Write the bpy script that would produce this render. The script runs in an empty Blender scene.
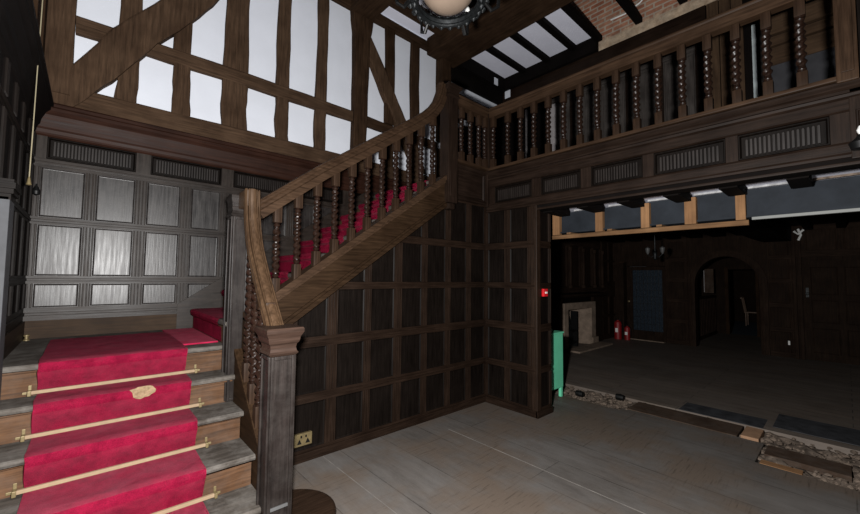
import bpy, bmesh, math, random
from mathutils import Vector, Matrix
random.seed(7)
SC = bpy.context.scene
COL = SC.collection
PI = math.pi

# ------------------------------------------------------------------ materials
def new_mat(name):
    m = bpy.data.materials.new(name); m.use_nodes = True
    nt = m.node_tree; b = nt.nodes['Principled BSDF']
    return m, nt, b

def node(nt, t, **kw):
    n = nt.nodes.new(t)
    for k, v in kw.items():
        if k in n.inputs: n.inputs[k].default_value = v
        else: setattr(n, k, v)
    return n

def ramp(nt, src, stops):
    r = nt.nodes.new('ShaderNodeValToRGB')
    el = r.color_ramp.elements
    while len(el) < len(stops): el.new(0.5)
    for e, (p, c) in zip(el, stops):
        e.position = p; e.color = (c[0], c[1], c[2], 1)
    nt.links.new(src, r.inputs[0])
    return r

def mixc(nt, fac, a, b, mode='MIX'):
    n = nt.nodes.new('ShaderNodeMix'); n.data_type = 'RGBA'; n.blend_type = mode
    if isinstance(fac, (int, float)): n.inputs[0].default_value = fac
    else: nt.links.new(fac, n.inputs[0])
    for i, v in ((6, a), (7, b)):
        if isinstance(v, tuple): n.inputs[i].default_value = (v[0], v[1], v[2], 1)
        else: nt.links.new(v, n.inputs[i])
    return n.outputs[2]

def coords(nt, scale=(1, 1, 1), rot=(0, 0, 0), use='Object'):
    tc = nt.nodes.new('ShaderNodeTexCoord'); mp = nt.nodes.new('ShaderNodeMapping')
    mp.inputs['Scale'].default_value = scale; mp.inputs['Rotation'].default_value = rot
    nt.links.new(tc.outputs[use], mp.inputs[0])
    return mp.outputs[0]

def noise(nt, vec, scale=5, detail=4, rough=.55):
    n = nt.nodes.new('ShaderNodeTexNoise')
    n.inputs['Scale'].default_value = scale; n.inputs['Detail'].default_value = detail
    n.inputs['Roughness'].default_value = rough
    nt.links.new(vec, n.inputs['Vector'])
    return n.outputs[0]

def bump(nt, b, h, strength=.3, dist=.01):
    n = nt.nodes.new('ShaderNodeBump'); n.inputs['Strength'].default_value = strength
    n.inputs['Distance'].default_value = dist
    nt.links.new(h, n.inputs['Height']); nt.links.new(n.outputs[0], b.inputs['Normal'])

def wood(name, c, axis='z', var=.5, rough=.45, spec=.5, dust=0.0, dustc=(.16, .148, .135), bs=.25):
    """stained oak: long grain along one axis, blotchy tone, optional dust"""
    m, nt, b = new_mat(name)
    s = [26, 26, 26]; s['xyz'.index(axis)] = 1.6
    v = coords(nt, tuple(s)); g = noise(nt, v, 2.2, 6, .65)
    v2 = coords(nt); n2 = noise(nt, v2, 3.5, 3)
    lo = tuple(x * (1 - var) for x in c); hi = tuple(x * (1 + var) for x in c)
    col = ramp(nt, g, [(.3, lo), (.7, hi)]).outputs[0]
    tone = ramp(nt, n2, [(.3, (.72, .68, .66)), (.7, (1.2, 1.18, 1.16))]).outputs[0]
    col = mixc(nt, 1.0, col, tone, 'MULTIPLY')
    if dust > 0:
        n3 = noise(nt, coords(nt), 9, 5, .7)
        f = ramp(nt, n3, [(.42, (0, 0, 0)), (.68, (dust, dust, dust))]).outputs[0]
        col = mixc(nt, f, col, dustc)
    nt.links.new(col, b.inputs['Base Color'])
    rr = ramp(nt, g, [(.2, (rough - .1,) * 3), (.8, (rough + .12,) * 3)]).outputs[0]
    nt.links.new(rr, b.inputs['Roughness'])
    b.inputs['Specular IOR Level'].default_value = spec
    bump(nt, b, g, bs, .004)
    return m

def plain(name, c, rough=.5, metal=0, var=.15, scale=8, bs=0, spec=.5, emit=0):
    m, nt, b = new_mat(name)
    n = noise(nt, coords(nt), scale, 4)
    col = ramp(nt, n, [(.3, tuple(x * (1 - var) for x in c)), (.7, tuple(min(1, x * (1 + var)) for x in c))]).outputs[0]
    nt.links.new(col, b.inputs['Base Color'])
    b.inputs['Roughness'].default_value = rough; b.inputs['Metallic'].default_value = metal
    b.inputs['Specular IOR Level'].default_value = spec
    if bs: bump(nt, b, n, bs, .01)
    if emit:
        b.inputs['Emission Color'].default_value = (*c, 1); b.inputs['Emission Strength'].default_value = emit
    return m

M = {}
def W(kind, axis):
    k = kind + axis
    if k not in M:
        c, var, rough, spec, dust = WOODS[kind]
        M[k] = wood('wood_' + kind + '_' + axis, c, axis, var, rough, spec, dust)
    return M[k]
WOODS = dict(
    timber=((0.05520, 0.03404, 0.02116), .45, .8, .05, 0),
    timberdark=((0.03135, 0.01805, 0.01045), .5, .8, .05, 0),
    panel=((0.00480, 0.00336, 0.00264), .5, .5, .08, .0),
    muntin=((0.01425, 0.00836, 0.00551), .5, .45, .12, .0),
    pier=((0.01620, 0.00900, 0.00540), .5, .5, .2, 0),
    land=((0.01326, 0.01108, 0.01053), .65, .37, .42, .10),
    landrail=((0.01764, 0.01296, 0.01022), .5, .43, .22, .05),
    cornice=((.0235, .0095, .0058), .4, .5, .12, 0),
    plinth=((.034, .022, .014), .45, .6, .08, 0),
    hand=((0.03444, 0.02009, 0.01189), .5, .5, .08, 0),
    ramp=((0.04930, 0.02890, 0.01572), .45, .42, .3, 0),
    string=((0.02167, 0.01233, 0.00663), .5, .55, .05, 0),
    newel=((0.01320, 0.01024, 0.00928), .5, .45, .14, .06),
    newelcap=((0.02790, 0.01665, 0.01215), .4, .45, .15, 0),
    tread=((0.05460, 0.04830, 0.04200), .5, .8, .1, .5),
    riser=((.070, .036, .018), .5, .7, .15, .1),
    baluster=((0.01470, 0.00735, 0.00476), .4, .36, .25, 0),
    balrail=((.024, .0135, .008), .45, .5, .12, 0),
    fascia=((0.01353, 0.00820, 0.00574), .5, .5, .1, .0),
    frieze=((0.01040, 0.00832, 0.00752), .45, .5, .15, .08),
    flute=((0.01548, 0.01224, 0.01080), .4, .45, .3, 0),
    galwall=((.046, .041, .038), .5, .7, .08, 0),
    galboard=((.055, .034, .020), .4, .8, .1, 0),
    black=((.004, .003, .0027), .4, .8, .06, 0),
    room=((.0175, .0108, .0074), .5, .7, .05, 0),
    roomrail=((.0220, .0135, .0094), .5, .7, .05, 0),
    pine=((.23, .128, .063), .25, .8, .1, 0),
    oldpine=((.15, .085, .042), .3, .8, .1, 0),
    board=((.055, .036, .025), .35, .8, .1, .15),
)
M['plaster'] = plain('white_lime_plaster', (.70, .73, .80), .9, 0, .035, 3, .15, .1)
M['ceilplaster'] = plain('ceiling_plaster', (.84, .85, .97), .9, 0, .04, 4, .1, .1)
M['oldplaster'] = plain('dirty_plaster', (.34, .34, .34), .9, 0, .3, 20, .2, .1)
M['greyplaster'] = plain('grey_plaster', (.042, .042, .046), .9, 0, .2, 6, .2, .1)
M['brass'] = plain('brass', (.16, .122, .058), .5, .4, .2, 30)
M['brassrod'] = plain('stair_rod_wood', (.23, .165, .105), .7, 0, .1, 20, 0, .15)
M['iron'] = plain('wrought_iron', (.014, .016, .017), .5, .6, .5, 25, .4)
M['blackmetal'] = plain('black_iron', (.006, .006, .006), .5, .5, .3, 20)
M['redplastic'] = plain('red_plastic', (.55, .015, .02), .3)
M['reddark'] = plain('aged_red_enamel', (.24, .008, .010), .5)
M['dimglass'] = plain('dusty_glass', (.07, .07, .07), .5)
M['white'] = plain('white_enamel', (.8, .8, .78), .3)
M['flashgrey'] = plain('flash_lit_grey', (.042, .043, .047), .6, 0, .2, 10, .1, .2)  # brightness of the close flash put into the grey
M['green'] = plain('green_paint', (.13, .56, .34), .5, 0, .08, 5)
M['stone'] = plain('fireplace_stone', (.22, .165, .125), .85, 0, .3, 7, .4, .2)
M['soot'] = plain('sooty_brick', (.018, .015, .014), .95, 0, .5, 14, .5, .1)
M['steel'] = plain('blue_grey_steel', (.017, .0205, .026), .7, 0, .25, 6, .1, .15)
M['globe'] = plain('alabaster_glass', (.22, .165, .125), .35, 0, .1, 5)
M['rubble'] = plain('rubble', (.13, .10, .078), .95, 0, .5, 22, .8, .1)
M['rubbledark'] = plain('trench_earth', (.105, .082, .065), .95, 0, .6, 14, .8, .1)
M['pinkblock'] = plain('pink_brick', (.30, .18, .11), .9, 0, .15, 12, .4, .1)
M['bluecarpet'] = plain('blue_carpet', (.022, .040, .068), .95, 0, .2, 30)
M['blueglass'] = None
M['chairwood'] = plain('pale_wood', (.20, .13, .09), .5, 0, .2, 8)
M['palebatten'] = plain('whitewashed_edge', (.17, .175, .165), .6, 0, .05, 6)  # whitish plaster edge of the right-hand batten
M['gaplight'] = plain('blueish_gap_light', (.55, .62, .63), .7, 0, .08, 6)  # window light of the door gap as a pale colour
M['cordwhite'] = plain('cotton_cord', (.22, .19, .12), .8)
M['cable'] = plain('grey_cable', (.30, .28, .28), .5)
M['paledust'] = plain('pale_dust_joint', (.135, .122, .11), .95, 0, .3, 9)
M['slate'] = plain('blue_black_boards', (.040, .041, .045), .7, 0, .4, 9, .2, .15)
M['carpetpatch'] = plain('worn_carpet_backing', (.40, .28, .17), .95, 0, .35, 60, .5, .1)

def carpet_mat():
    m, nt, b = new_mat('red_carpet')
    v = coords(nt); n1 = noise(nt, v, 12, 5, .65); n2 = noise(nt, v, 260, 2)
    col = ramp(nt, n1, [(.3, (.19, .005, .026)), (.68, (.37, .012, .052))]).outputs[0]
    fine = ramp(nt, n2, [(.3, (.7, .7, .7)), (.7, (1.25, 1.25, 1.25))]).outputs[0]
    col = mixc(nt, 1.0, col, fine, 'MULTIPLY')
    # tread faces are trodden and dusty, risers keep the pile colour
    g = nt.nodes.new('ShaderNodeNewGeometry'); sx = nt.nodes.new('ShaderNodeSeparateXYZ')
    nt.links.new(g.outputs['True Normal'], sx.inputs[0])
    n3 = noise(nt, coords(nt, (1, 1, 1)), 7, 5, .7)
    mm = nt.nodes.new('ShaderNodeMath'); mm.operation = 'MULTIPLY'
    ab = nt.nodes.new('ShaderNodeMath'); ab.operation = 'ABSOLUTE'; nt.links.new(sx.outputs[2], ab.inputs[0]); nt.links.new(ab.outputs[0], mm.inputs[0]); nt.links.new(n3, mm.inputs[1])
    f = ramp(nt, mm.outputs[0], [(.1, (0, 0, 0)), (.75, (.5, .5, .5))]).outputs[0]
    col = mixc(nt, f, col, (.36, .115, .15))
    nt.links.new(col, b.inputs['Base Color'])
    b.inputs['Roughness'].default_value = .95; b.inputs['Specular IOR Level'].default_value = .1
    b.inputs['Sheen Weight'].default_value = 0.0
    bump(nt, b, n2, .5, .004)
    return m
M['carpet'] = carpet_mat()

def brick_mat():
    m, nt, b = new_mat('old_brickwork')
    v = coords(nt, (1, 1, 1), (PI / 2, 0, PI / 2))
    tc = nt.nodes.new('ShaderNodeTexCoord'); sp = nt.nodes.new('ShaderNodeSeparateXYZ'); cb = nt.nodes.new('ShaderNodeCombineXYZ')
    nt.links.new(tc.outputs['Object'], sp.inputs[0]); nt.links.new(sp.outputs[1], cb.inputs[0]); nt.links.new(sp.outputs[2], cb.inputs[1])
    t = nt.nodes.new('ShaderNodeTexBrick')
    nt.links.new(cb.outputs[0], t.inputs['Vector'])
    t.inputs['Color1'].default_value = (.30, .12, .075, 1); t.inputs['Color2'].default_value = (.40, .21, .14, 1)
    t.inputs['Mortar'].default_value = (.40, .34, .28, 1)
    t.inputs['Scale'].default_value = 1; t.inputs['Mortar Size'].default_value = .012
    t.inputs['Brick Width'].default_value = .23; t.inputs['Row Height'].default_value = .075
    n = noise(nt, tc.outputs['Object'], 6, 5, .7)
    # old lime daub left on the lowest courses
    ad = nt.nodes.new('ShaderNodeMath'); ad.operation = 'MULTIPLY_ADD'
    nt.links.new(n, ad.inputs[0]); ad.inputs[1].default_value = .55
    nz = nt.nodes.new('ShaderNodeMath'); nz.operation = 'MULTIPLY_ADD'
    nt.links.new(sp.outputs[2], nz.inputs[0]); nz.inputs[1].default_value = -1.6; nz.inputs[2].default_value = 8.72
    nt.links.new(nz.outputs[0], ad.inputs[2])
    f = ramp(nt, ad.outputs[0], [(.45, (0, 0, 0)), (.62, (1, 1, 1))]).outputs[0]
    daub = ramp(nt, noise(nt, tc.outputs['Object'], 11, 5, .7), [(.3, (.36, .27, .19)), (.7, (.56, .46, .35))]).outputs[0]
    col = mixc(nt, f, t.outputs['Color'], daub)
    tone = ramp(nt, n, [(.3, (.6, .6, .6)), (.7, (1.2, 1.15, 1.1))]).outputs[0]
    col = mixc(nt, 1.0, col, tone, 'MULTIPLY')
    nt.links.new(col, b.inputs['Base Color']); b.inputs['Roughness'].default_value = .95
    b.inputs['Specular IOR Level'].default_value = .1
    bump(nt, b, n, .7, .03)
    return m
M['brick'] = brick_mat()

def floor_mat(name, width, length, c1, c2, gap, dust, dustc, stain=None):
    """boards running along world Y"""
    m, nt, b = new_mat(name)
    tc = nt.nodes.new('ShaderNodeTexCoord'); sp = nt.nodes.new('ShaderNodeSeparateXYZ'); cb = nt.nodes.new('ShaderNodeCombineXYZ')
    nt.links.new(tc.outputs['Object'], sp.inputs[0]); nt.links.new(sp.outputs[1], cb.inputs[0]); nt.links.new(sp.outputs[0], cb.inputs[1])
    t = nt.nodes.new('ShaderNodeTexBrick'); nt.links.new(cb.outputs[0], t.inputs['Vector'])
    t.inputs['Scale'].default_value = 1; t.inputs['Brick Width'].default_value = length; t.inputs['Row Height'].default_value = width
    t.inputs['Mortar Size'].default_value = .004; t.offset_frequency = 2; t.offset = .37
    t.inputs['Color1'].default_value = (*c1, 1); t.inputs['Color2'].default_value = (*c2, 1); t.inputs['Mortar'].default_value = (*gap, 1)
    v = coords(nt, (9, 1.4, 9)); g = noise(nt, v, 2.0, 7, .7)
    tone = ramp(nt, g, [(.3, (.72, .70, .68)), (.7, (1.22, 1.2, 1.18))]).outputs[0]
    col = mixc(nt, 1.0, t.outputs['Color'], tone, 'MULTIPLY')
    n = noise(nt, coords(nt, (1, .6, 1)), 2.3, 6, .68)
    f = ramp(nt, n, [(.40, (0, 0, 0)), (.66, (dust,) * 3)]).outputs[0]
    col = mixc(nt, f, col, dustc)
    if stain:
        n2 = noise(nt, coords(nt, (1, 1, 1), (0, 0, .5)), 1.3, 4, .6)
        f2 = ramp(nt, n2, [(.44, (0, 0, 0)), (.60, (.9, .9, .9))]).outputs[0]
        col = mixc(nt, f2, col, stain)
        # dragged scuff marks
        v3 = coords(nt, (4, 55, 4), (0, 0, -.7)); n3 = noise(nt, v3, 1.0, 5, .7)
        f3 = ramp(nt, n3, [(.54, (0, 0, 0)), (.66, (.7, .7, .7))]).outputs[0]
        mk = nt.nodes.new('ShaderNodeMath'); mk.operation = 'MULTIPLY'
        nt.links.new(f3, mk.inputs[0]); nt.links.new(f2, mk.inputs[1])
        col = mixc(nt, mk.outputs[0], col, (.035, .026, .02))
    nt.links.new(col, b.inputs['Base Color'])
    b.inputs['Roughness'].default_value = .62; b.inputs['Specular IOR Level'].default_value = .3
    bump(nt, b, g, .2, .004)
    return m
M['hallfloor'] = floor_mat('dusty_hall_boards', .42, 2.6, (.100, .090, .083), (.078, .070, .064), (.035, .03, .026), .6, (.130, .122, .116), (.104, .079, .061))
M['roomfloor'] = floor_mat('dark_room_boards', .16, 2.2, (.140, .112, .092), (.105, .087, .074), (.03, .026, .024), .5, (.165, .143, .125))

def glass_mat():
    m, nt, b = new_mat('leaded_blue_glass')
    n = noise(nt, coords(nt, (1, 9, 9)), 3, 3)
    col = ramp(nt, n, [(.3, (.010, .016, .024)), (.7, (.028, .040, .055))]).outputs[0]
    nt.links.new(col, b.inputs['Base Color']); b.inputs['Roughness'].default_value = .25
    return m
M['blueglass'] = glass_mat()

# ------------------------------------------------------------------ builders
ORG = {}
class MB:
    def __init__(self): self.bm = bmesh.new()
    def hexa(self, p):
        v = [self.bm.verts.new(q) for q in p]
        for f in ((0, 1, 2, 3), (7, 6, 5, 4), (0, 4, 5, 1), (1, 5, 6, 2), (2, 6, 7, 3), (3, 7, 4, 0)):
            self.bm.faces.new([v[i] for i in f])
        return v
    def box(self, x0, x1, y0, y1, z0, z1, bev=0):
        v = self.hexa([(x0, y0, z0), (x1, y0, z0), (x1, y1, z0), (x0, y1, z0), (x0, y0, z1), (x1, y0, z1), (x1, y1, z1), (x0, y1, z1)])
        if bev:
            es = list({e for q in v for e in q.link_edges})
            bmesh.ops.bevel(self.bm, geom=es, offset=bev, segments=2, affect='EDGES', profile=.6)
        return self
    def prism(self, pts, ext, bev=0):
        """closed 3D polygon swept by a vector"""
        e = Vector(ext)
        a = [self.bm.verts.new(p) for p in pts]; b = [self.bm.verts.new(Vector(p) + e) for p in pts]
        n = len(a)
        self.bm.faces.new(a); self.bm.faces.new(b[::-1])
        for i in range(n): self.bm.faces.new((a[i], b[i], b[(i + 1) % n], a[(i + 1) % n]))
        return self
    def loft(self, rings, cap=True, closed=True):
        R = [[self.bm.verts.new(p) for p in r] for r in rings]
        n = len(R[0])
        for i in range(len(R) - 1):
            for j in range(n if closed else n - 1):
                k = (j + 1) % n
                self.bm.faces.new((R[i][j], R[i][k], R[i + 1][k], R[i + 1][j]))
        if cap and closed:
            self.bm.faces.new(R[0][::-1]); self.bm.faces.new(R[-1])
        return self
    def lathe(self, prof, c=(0, 0, 0), seg=20, axis='z'):
        rings = []
        for r, h in prof:
            ring = []
            for k in range(seg):
                a = 2 * PI * k / seg; p = (max(r, 1e-4) * math.cos(a), max(r, 1e-4) * math.sin(a))
                if axis == 'z': q = (c[0] + p[0], c[1] + p[1], c[2] + h)
                elif axis == 'x': q = (c[0] + h, c[1] + p[0], c[2] + p[1])
                else: q = (c[0] + p[0], c[1] + h, c[2] + p[1])
                ring.append(q)
            rings.append(ring)
        return self.loft(rings)
    def tube(self, pts, r, seg=8):
        pts = [Vector(p) for p in pts]; rings = []
        rr = r if isinstance(r, (list, tuple)) else [r] * len(pts)
        up = Vector((.13, .31, 1)).normalized()
        for i, p in enumerate(pts):
            t = (pts[min(i + 1, len(pts) - 1)] - pts[max(i - 1, 0)]).normalized()
            a = t.cross(up)
            if a.length < .05: a = t.cross(Vector((1, 0, .1)))
            a.normalize(); b = t.cross(a)
            rings.append([p + rr[i] * (math.cos(2 * PI * k / seg) * a + math.sin(2 * PI * k / seg) * b) for k in range(seg)])
        return self.loft(rings)
    def cut(self, co, no):
        """throw away what lies on the side the normal points to"""
        g = self.bm.verts[:] + self.bm.edges[:] + self.bm.faces[:]
        r = bmesh.ops.bisect_plane(self.bm, geom=g, plane_co=co, plane_no=no, clear_outer=True)
        es = [e for e in r['geom_cut'] if isinstance(e, bmesh.types.BMEdge)]
        if es:
            try: bmesh.ops.holes_fill(self.bm, edges=es)
            except Exception: pass
        return self
    def build(self, name, mat, parent=None, smooth=False, at=None):
        bm = self.bm
        if not bm.verts: bm.free(); return None
        bmesh.ops.recalc_face_normals(bm, faces=bm.faces)
        o = ORG.get(parent.name, Vector()) if parent else Vector()
        own = Vector(at) if at is not None else Vector()
        sh = o + own if parent else own
        if sh.length: bmesh.ops.translate(bm, verts=bm.verts, vec=-sh)
        me = bpy.data.meshes.new(name); bm.to_mesh(me); bm.free()
        me.materials.append(mat)
        if smooth:
            for p in me.polygons: p.use_smooth = True
            try: me.set_sharp_from_angle(angle=math.radians(30))
            except Exception: pass
        ob = bpy.data.objects.new(name, me); COL.objects.link(ob)
        ob.location = own
        ORG[ob.name] = sh
        if parent: ob.parent = parent
        return ob

def tag(o, label, cat, group=None, kind=None):
    o['label'] = label; o['category'] = cat
    if group: o['group'] = group
    if kind: o['kind'] = kind
    return o
def empty(name, loc, label, cat, group=None, kind=None):
    o = bpy.data.objects.new(name, None); COL.objects.link(o); o.location = loc
    o.empty_display_size = .1
    ORG[o.name] = Vector(loc)
    return tag(o, label, cat, group, kind)
def structure(name, loc=(0, 0, 0), label='', cat='wall'):
    return empty(name, loc, label, cat, kind='structure')
def box(name, mat, parent, *a, bev=0):
    return MB().box(*a, bev=bev).build(name, mat, parent)

# local frame for flat wall work: (u along the wall, d out of the wall, z up)
class Frame:
    def __init__(self, o, u, n): self.o = Vector(o); self.u = Vector(u); self.n = Vector(n)
    def p(self, u, d, z): return self.o + self.u * u + self.n * d + Vector((0, 0, z))
def fbox(mb, F, u0, u1, d0, d1, z0, z1, bev=0):
    v = mb.hexa([F.p(u0, d0, z0), F.p(u1, d0, z0), F.p(u1, d1, z0), F.p(u0, d1, z0), F.p(u0, d0, z1), F.p(u1, d0, z1), F.p(u1, d1, z1), F.p(u0, d1, z1)])
    if bev:
        es = list({e for q in v for e in q.link_edges})
        bmesh.ops.bevel(mb.bm, geom=es, offset=bev, segments=2, affect='EDGES', profile=.6)
def ringpanel(mb, F, u0, u1, z0, z1, prof):
    rings = []
    for ins, d in prof:
        rings.append([F.p(u0 + ins, d, z0 + ins), F.p(u1 - ins, d, z0 + ins), F.p(u1 - ins, d, z1 - ins), F.p(u0 + ins, d, z1 - ins)])
    mb.loft(rings)
PANEL = [(0, -.03), (0, -.001), (.002, -.001), (.012, -.007), (.015, -.0075)]
FRIEZE = [(0, -.04), (0, -.002), (.004, .005), (.010, .005), (.014, -.002), (.018, -.022), (.020, -.023)]
FIELD = [(0, -.03), (0, -.004), (.006, .005), (.012, .005), (.02, -.004), (.026, -.012), (.034, -.012), (.05, -.006)]
def profile_sweep(mb, F, prof, u0, u1):
    """prof: closed list of (d, z); swept along u"""
    mb.loft([[F.p(u0, d, z) for d, z in prof], [F.p(u1, d, z) for d, z in prof]])
def flutes(mb, F, u0, u1, z0, z1, n):
    w = (u1 - u0) / n
    for k in range(n):
        c = u0 + (k + .5) * w; h = w * .26; top = z1 - w * .3
        prof = [(c - h, z0), (c + h, z0), (c + h, top - h)] + [(c + h * math.cos(a), top - h + h * 1.3 * math.sin(a)) for a in (.5, 1.1, PI / 2, PI - 1.1, PI - .5)] + [(c - h, top - h)]
        mb.prism([F.p(u, -.03, z) for u, z in prof], F.n * .030)

def panelling(parent, F, cols, rows, rails, mp, mm, axis, munt=None, cutp=None, prof=PANEL, stiles=None, depth=.03):
    """cols: (u0,u1) of panels; rows: (z0,z1); rails: (z0,z1); muntins fill between columns"""
    def fin(mb, name, mat):
        if cutp: mb.cut(*cutp)
        return mb.build(name, mat, parent)
    for (u0, u1) in cols:
        for (z0, z1) in rows:
            mb = MB(); ringpanel(mb, F, u0, u1, z0, z1, prof); fin(mb, 'panel', mp)
    lo, hi = cols[0][0], cols[-1][1]
    su0, su1 = stiles if stiles else (lo - .08, hi + .08)
    for (z0, z1) in rails:
        mb = MB(); fbox(mb, F, su0, su1, -depth, .001, z0, z1)
        zc = (z0 + z1) / 2
        if z1 - z0 > .04: fbox(mb, F, su0, su1, -.005, .008, zc - .012, zc + .012, .004)
        fin(mb, 'rail', W(mm, axis))
    edges = [su0] + [x for c in cols for x in c] + [su1]
    for i in range(0, len(edges), 2):
        a, b = edges[i], edges[i + 1]
        if b - a < .004: continue
        for (z0, z1) in rows:
            mb = MB(); fbox(mb, F, a, b, -depth, 0, z0, z1)
            if b - a > .03 and .2 > b - a:
                for c in (a + .007, (a + b) / 2 - .012, (a + b) / 2 + .012, b - .007):
                    fbox(mb, F, c - .005, c + .005, -.004, .009, z0, z1, .004)
            fin(mb, 'muntin' if 0 < i < len(edges) - 2 else 'stile', W(mm, 'z'))

# ------------------------------------------------------------------ key sizes
XL = -.37          # left wall face
YB = 4.40          # back wall face
YU = 3.0           # under-stair wall face
XG = 3.65          # gallery front face
XW = 5.85          # wall behind the gallery
YF = 4.10          # fireplace wall
XR = 10.3          # far wall of the dark room
ZL = .976          # landing
CEIL = 5.35

# ------------------------------------------------------------------ floors
fl = structure('floor', (0, 0, 0), 'worn dusty grey-brown boarded floor of the staircase hall', 'floor')
mb = MB(); mb.box(-.6, 4.17, -3, 3.4, -.12, 0); mb.box(4.17, 4.60, .56, 3.4, -.12, 0); mb.box(4.60, 4.70, .56, 1.80, -.12, 0)
mb.build('boards', M['hallfloor'], fl)
box('pale_joint', M['paledust'], fl, 2.712, 2.720, -.5, 2.7, -.002, .0015)
box('pale_joint', M['paledust'], fl, 1.515, 1.520, 1.2, 2.98, -.002, .0015)
fr = structure('floor.001', (0, 0, 0), 'dark boarded floor of the unlit room beyond the opening', 'floor')
mb = MB(); mb.box(5.15, 10.6, -3, 4.4, -.12, .0); mb.box(3.4, 5.15, 3.0, 4.4, -.12, 0)
mb.build('boards', M['roomfloor'], fr)
box('dark_boards', M['slate'], fr, 5.16, 5.52, .62, 1.36, -.01, .004, bev=.002)
box('dark_boards', M['slate'], fr, 5.30, 5.86, -.6, .56, -.01, .004, bev=.002)
tb = structure('floor.002', (0, 0, 0), 'bare earth of the opened floor trench between hall and dark room', 'floor')
mb = MB()
nx, ny = 14, 90
g = [[mb.bm.verts.new((4.15 + 1.02 * i / nx, -3 + 6.05 * j / ny, -.05 + random.uniform(-.02, .03) + .03 * math.sin(i * 1.3) * math.sin(j * .7))) for j in range(ny + 1)] for i in range(nx + 1)]
for i in range(nx):
    for j in range(ny): mb.bm.faces.new((g[i][j], g[i + 1][j], g[i + 1][j + 1], g[i][j + 1]))
mb.build('earth', M['rubbledark'], tb)

# ------------------------------------------------------------------ back wall: plaster, oak frame, panelling
wb = structure('wall_back', (0, 0, 0), 'back wall with oak timber framing over panelling behind the stairs', 'wall')
box('plaster_infill', M['plaster'], wb, -.6, 5.85, YB + .04, YB + .25, 2.85, CEIL)
box('wall_core', W('black', 'x'), wb, -.6, 5.85, YB + .06, YB + .25, 0, 2.9)
def timber(name, pts, mat, parent=wb, y0=YB - .015, y1=YB + .06, jit=.007, n=3):
    """hand-hewn timber in the wall plane; pts = (x, z, width) stations"""
    st = []
    for i in range(len(pts) - 1):
        for k in range(n):
            t = k / n
            st.append([pts[i][j] * (1 - t) + pts[i + 1][j] * t for j in range(3)])
    st.append(list(pts[-1]))
    rings = []; el = er = 0
    for i, (x, z, w) in enumerate(st):
        a = st[max(i - 1, 0)]; b = st[min(i + 1, len(st) - 1)]
        dx, dz = b[0] - a[0], b[1] - a[1]; L = math.hypot(dx, dz) or 1
        nx, nz = -dz / L, dx / L
        el = el * .5 + random.uniform(-jit, jit); er = er * .5 + random.uniform(-jit, jit); wl = w / 2 + el; wr = w / 2 + er
        d = random.uniform(-.003, .003)
        rings.append([(x + nx * wl, y1, z + nz * wl), (x + nx * wl, y0 + .006 + d, z + nz * wl), (x + nx * (wl - .012), y0 + d, z + nz * (wl - .012)),
                      (x - nx * (wr - .012), y0 + d, z - nz * (wr - .012)), (x - nx * wr, y0 + .006 + d, z - nz * wr), (x - nx * wr, y1, z - nz * wr)])
    mb = MB(); mb.loft(rings)
    return mb.build(name, mat, parent)
tz, tx, td = W('timber', 'z'), W('timber', 'x'), W('timberdark', 'z')
timber('sill_beam', [(-.37, 2.985, .20), (1.2, 2.99, .20), (2.9, 3.0, .19), (4.1, 3.0, .19)], tx, y0=YB - .03)
timber('corner_post', [(-.27, 3.0, .19), (-.265, 4.0, .18), (-.265, 5.2, .18)], tz, y0=YB - .065)
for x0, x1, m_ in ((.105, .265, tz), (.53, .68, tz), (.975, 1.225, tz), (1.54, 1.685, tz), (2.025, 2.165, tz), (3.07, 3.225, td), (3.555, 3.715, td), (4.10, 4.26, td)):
    c = (x0 + x1) / 2; w = x1 - x0
    for (a, b) in ((3.07, 3.60), (3.73, 5.2)):
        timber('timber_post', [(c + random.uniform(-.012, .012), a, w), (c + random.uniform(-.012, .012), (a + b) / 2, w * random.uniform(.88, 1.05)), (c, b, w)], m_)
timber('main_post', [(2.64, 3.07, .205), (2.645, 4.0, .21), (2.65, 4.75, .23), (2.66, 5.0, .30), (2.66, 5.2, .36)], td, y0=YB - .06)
timber('mid_rail', [(-.175, 3.645, .15), (.5, 3.66, .145), (1.6, 3.665, .14), (2.55, 3.665, .14)], tx, y0=YB - .02)
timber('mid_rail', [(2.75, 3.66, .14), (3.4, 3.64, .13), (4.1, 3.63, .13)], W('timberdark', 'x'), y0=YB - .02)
timber('wall_plate', [(-.37, 5.21, .16), (2.5, 5.21, .15)], W('timberdark', 'x'), y0=YB - .05)
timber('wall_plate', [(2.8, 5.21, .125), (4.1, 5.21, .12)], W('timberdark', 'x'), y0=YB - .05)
timber('curved_brace', [(-.30, 2.90, .20), (-.16, 3.09, .22), (-.02, 3.30, .25), (.12, 3.54, .27), (.28, 3.78, .27), (.45, 4.0, .27), (.63, 4.24, .27), (.80, 4.52, .27), (.93, 4.85, .27), (1.0, 5.15, .27)], tz, y0=YB - .055, n=3)
timber('curved_brace', [(2.72, 4.80, .17), (2.90, 4.53, .19), (3.08, 4.20, .20), (3.26, 3.93, .21), (3.46, 3.62, .22), (3.62, 3.35, .22), (3.75, 3.08, .22)], tz, y0=YB - .045, n=3)

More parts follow.
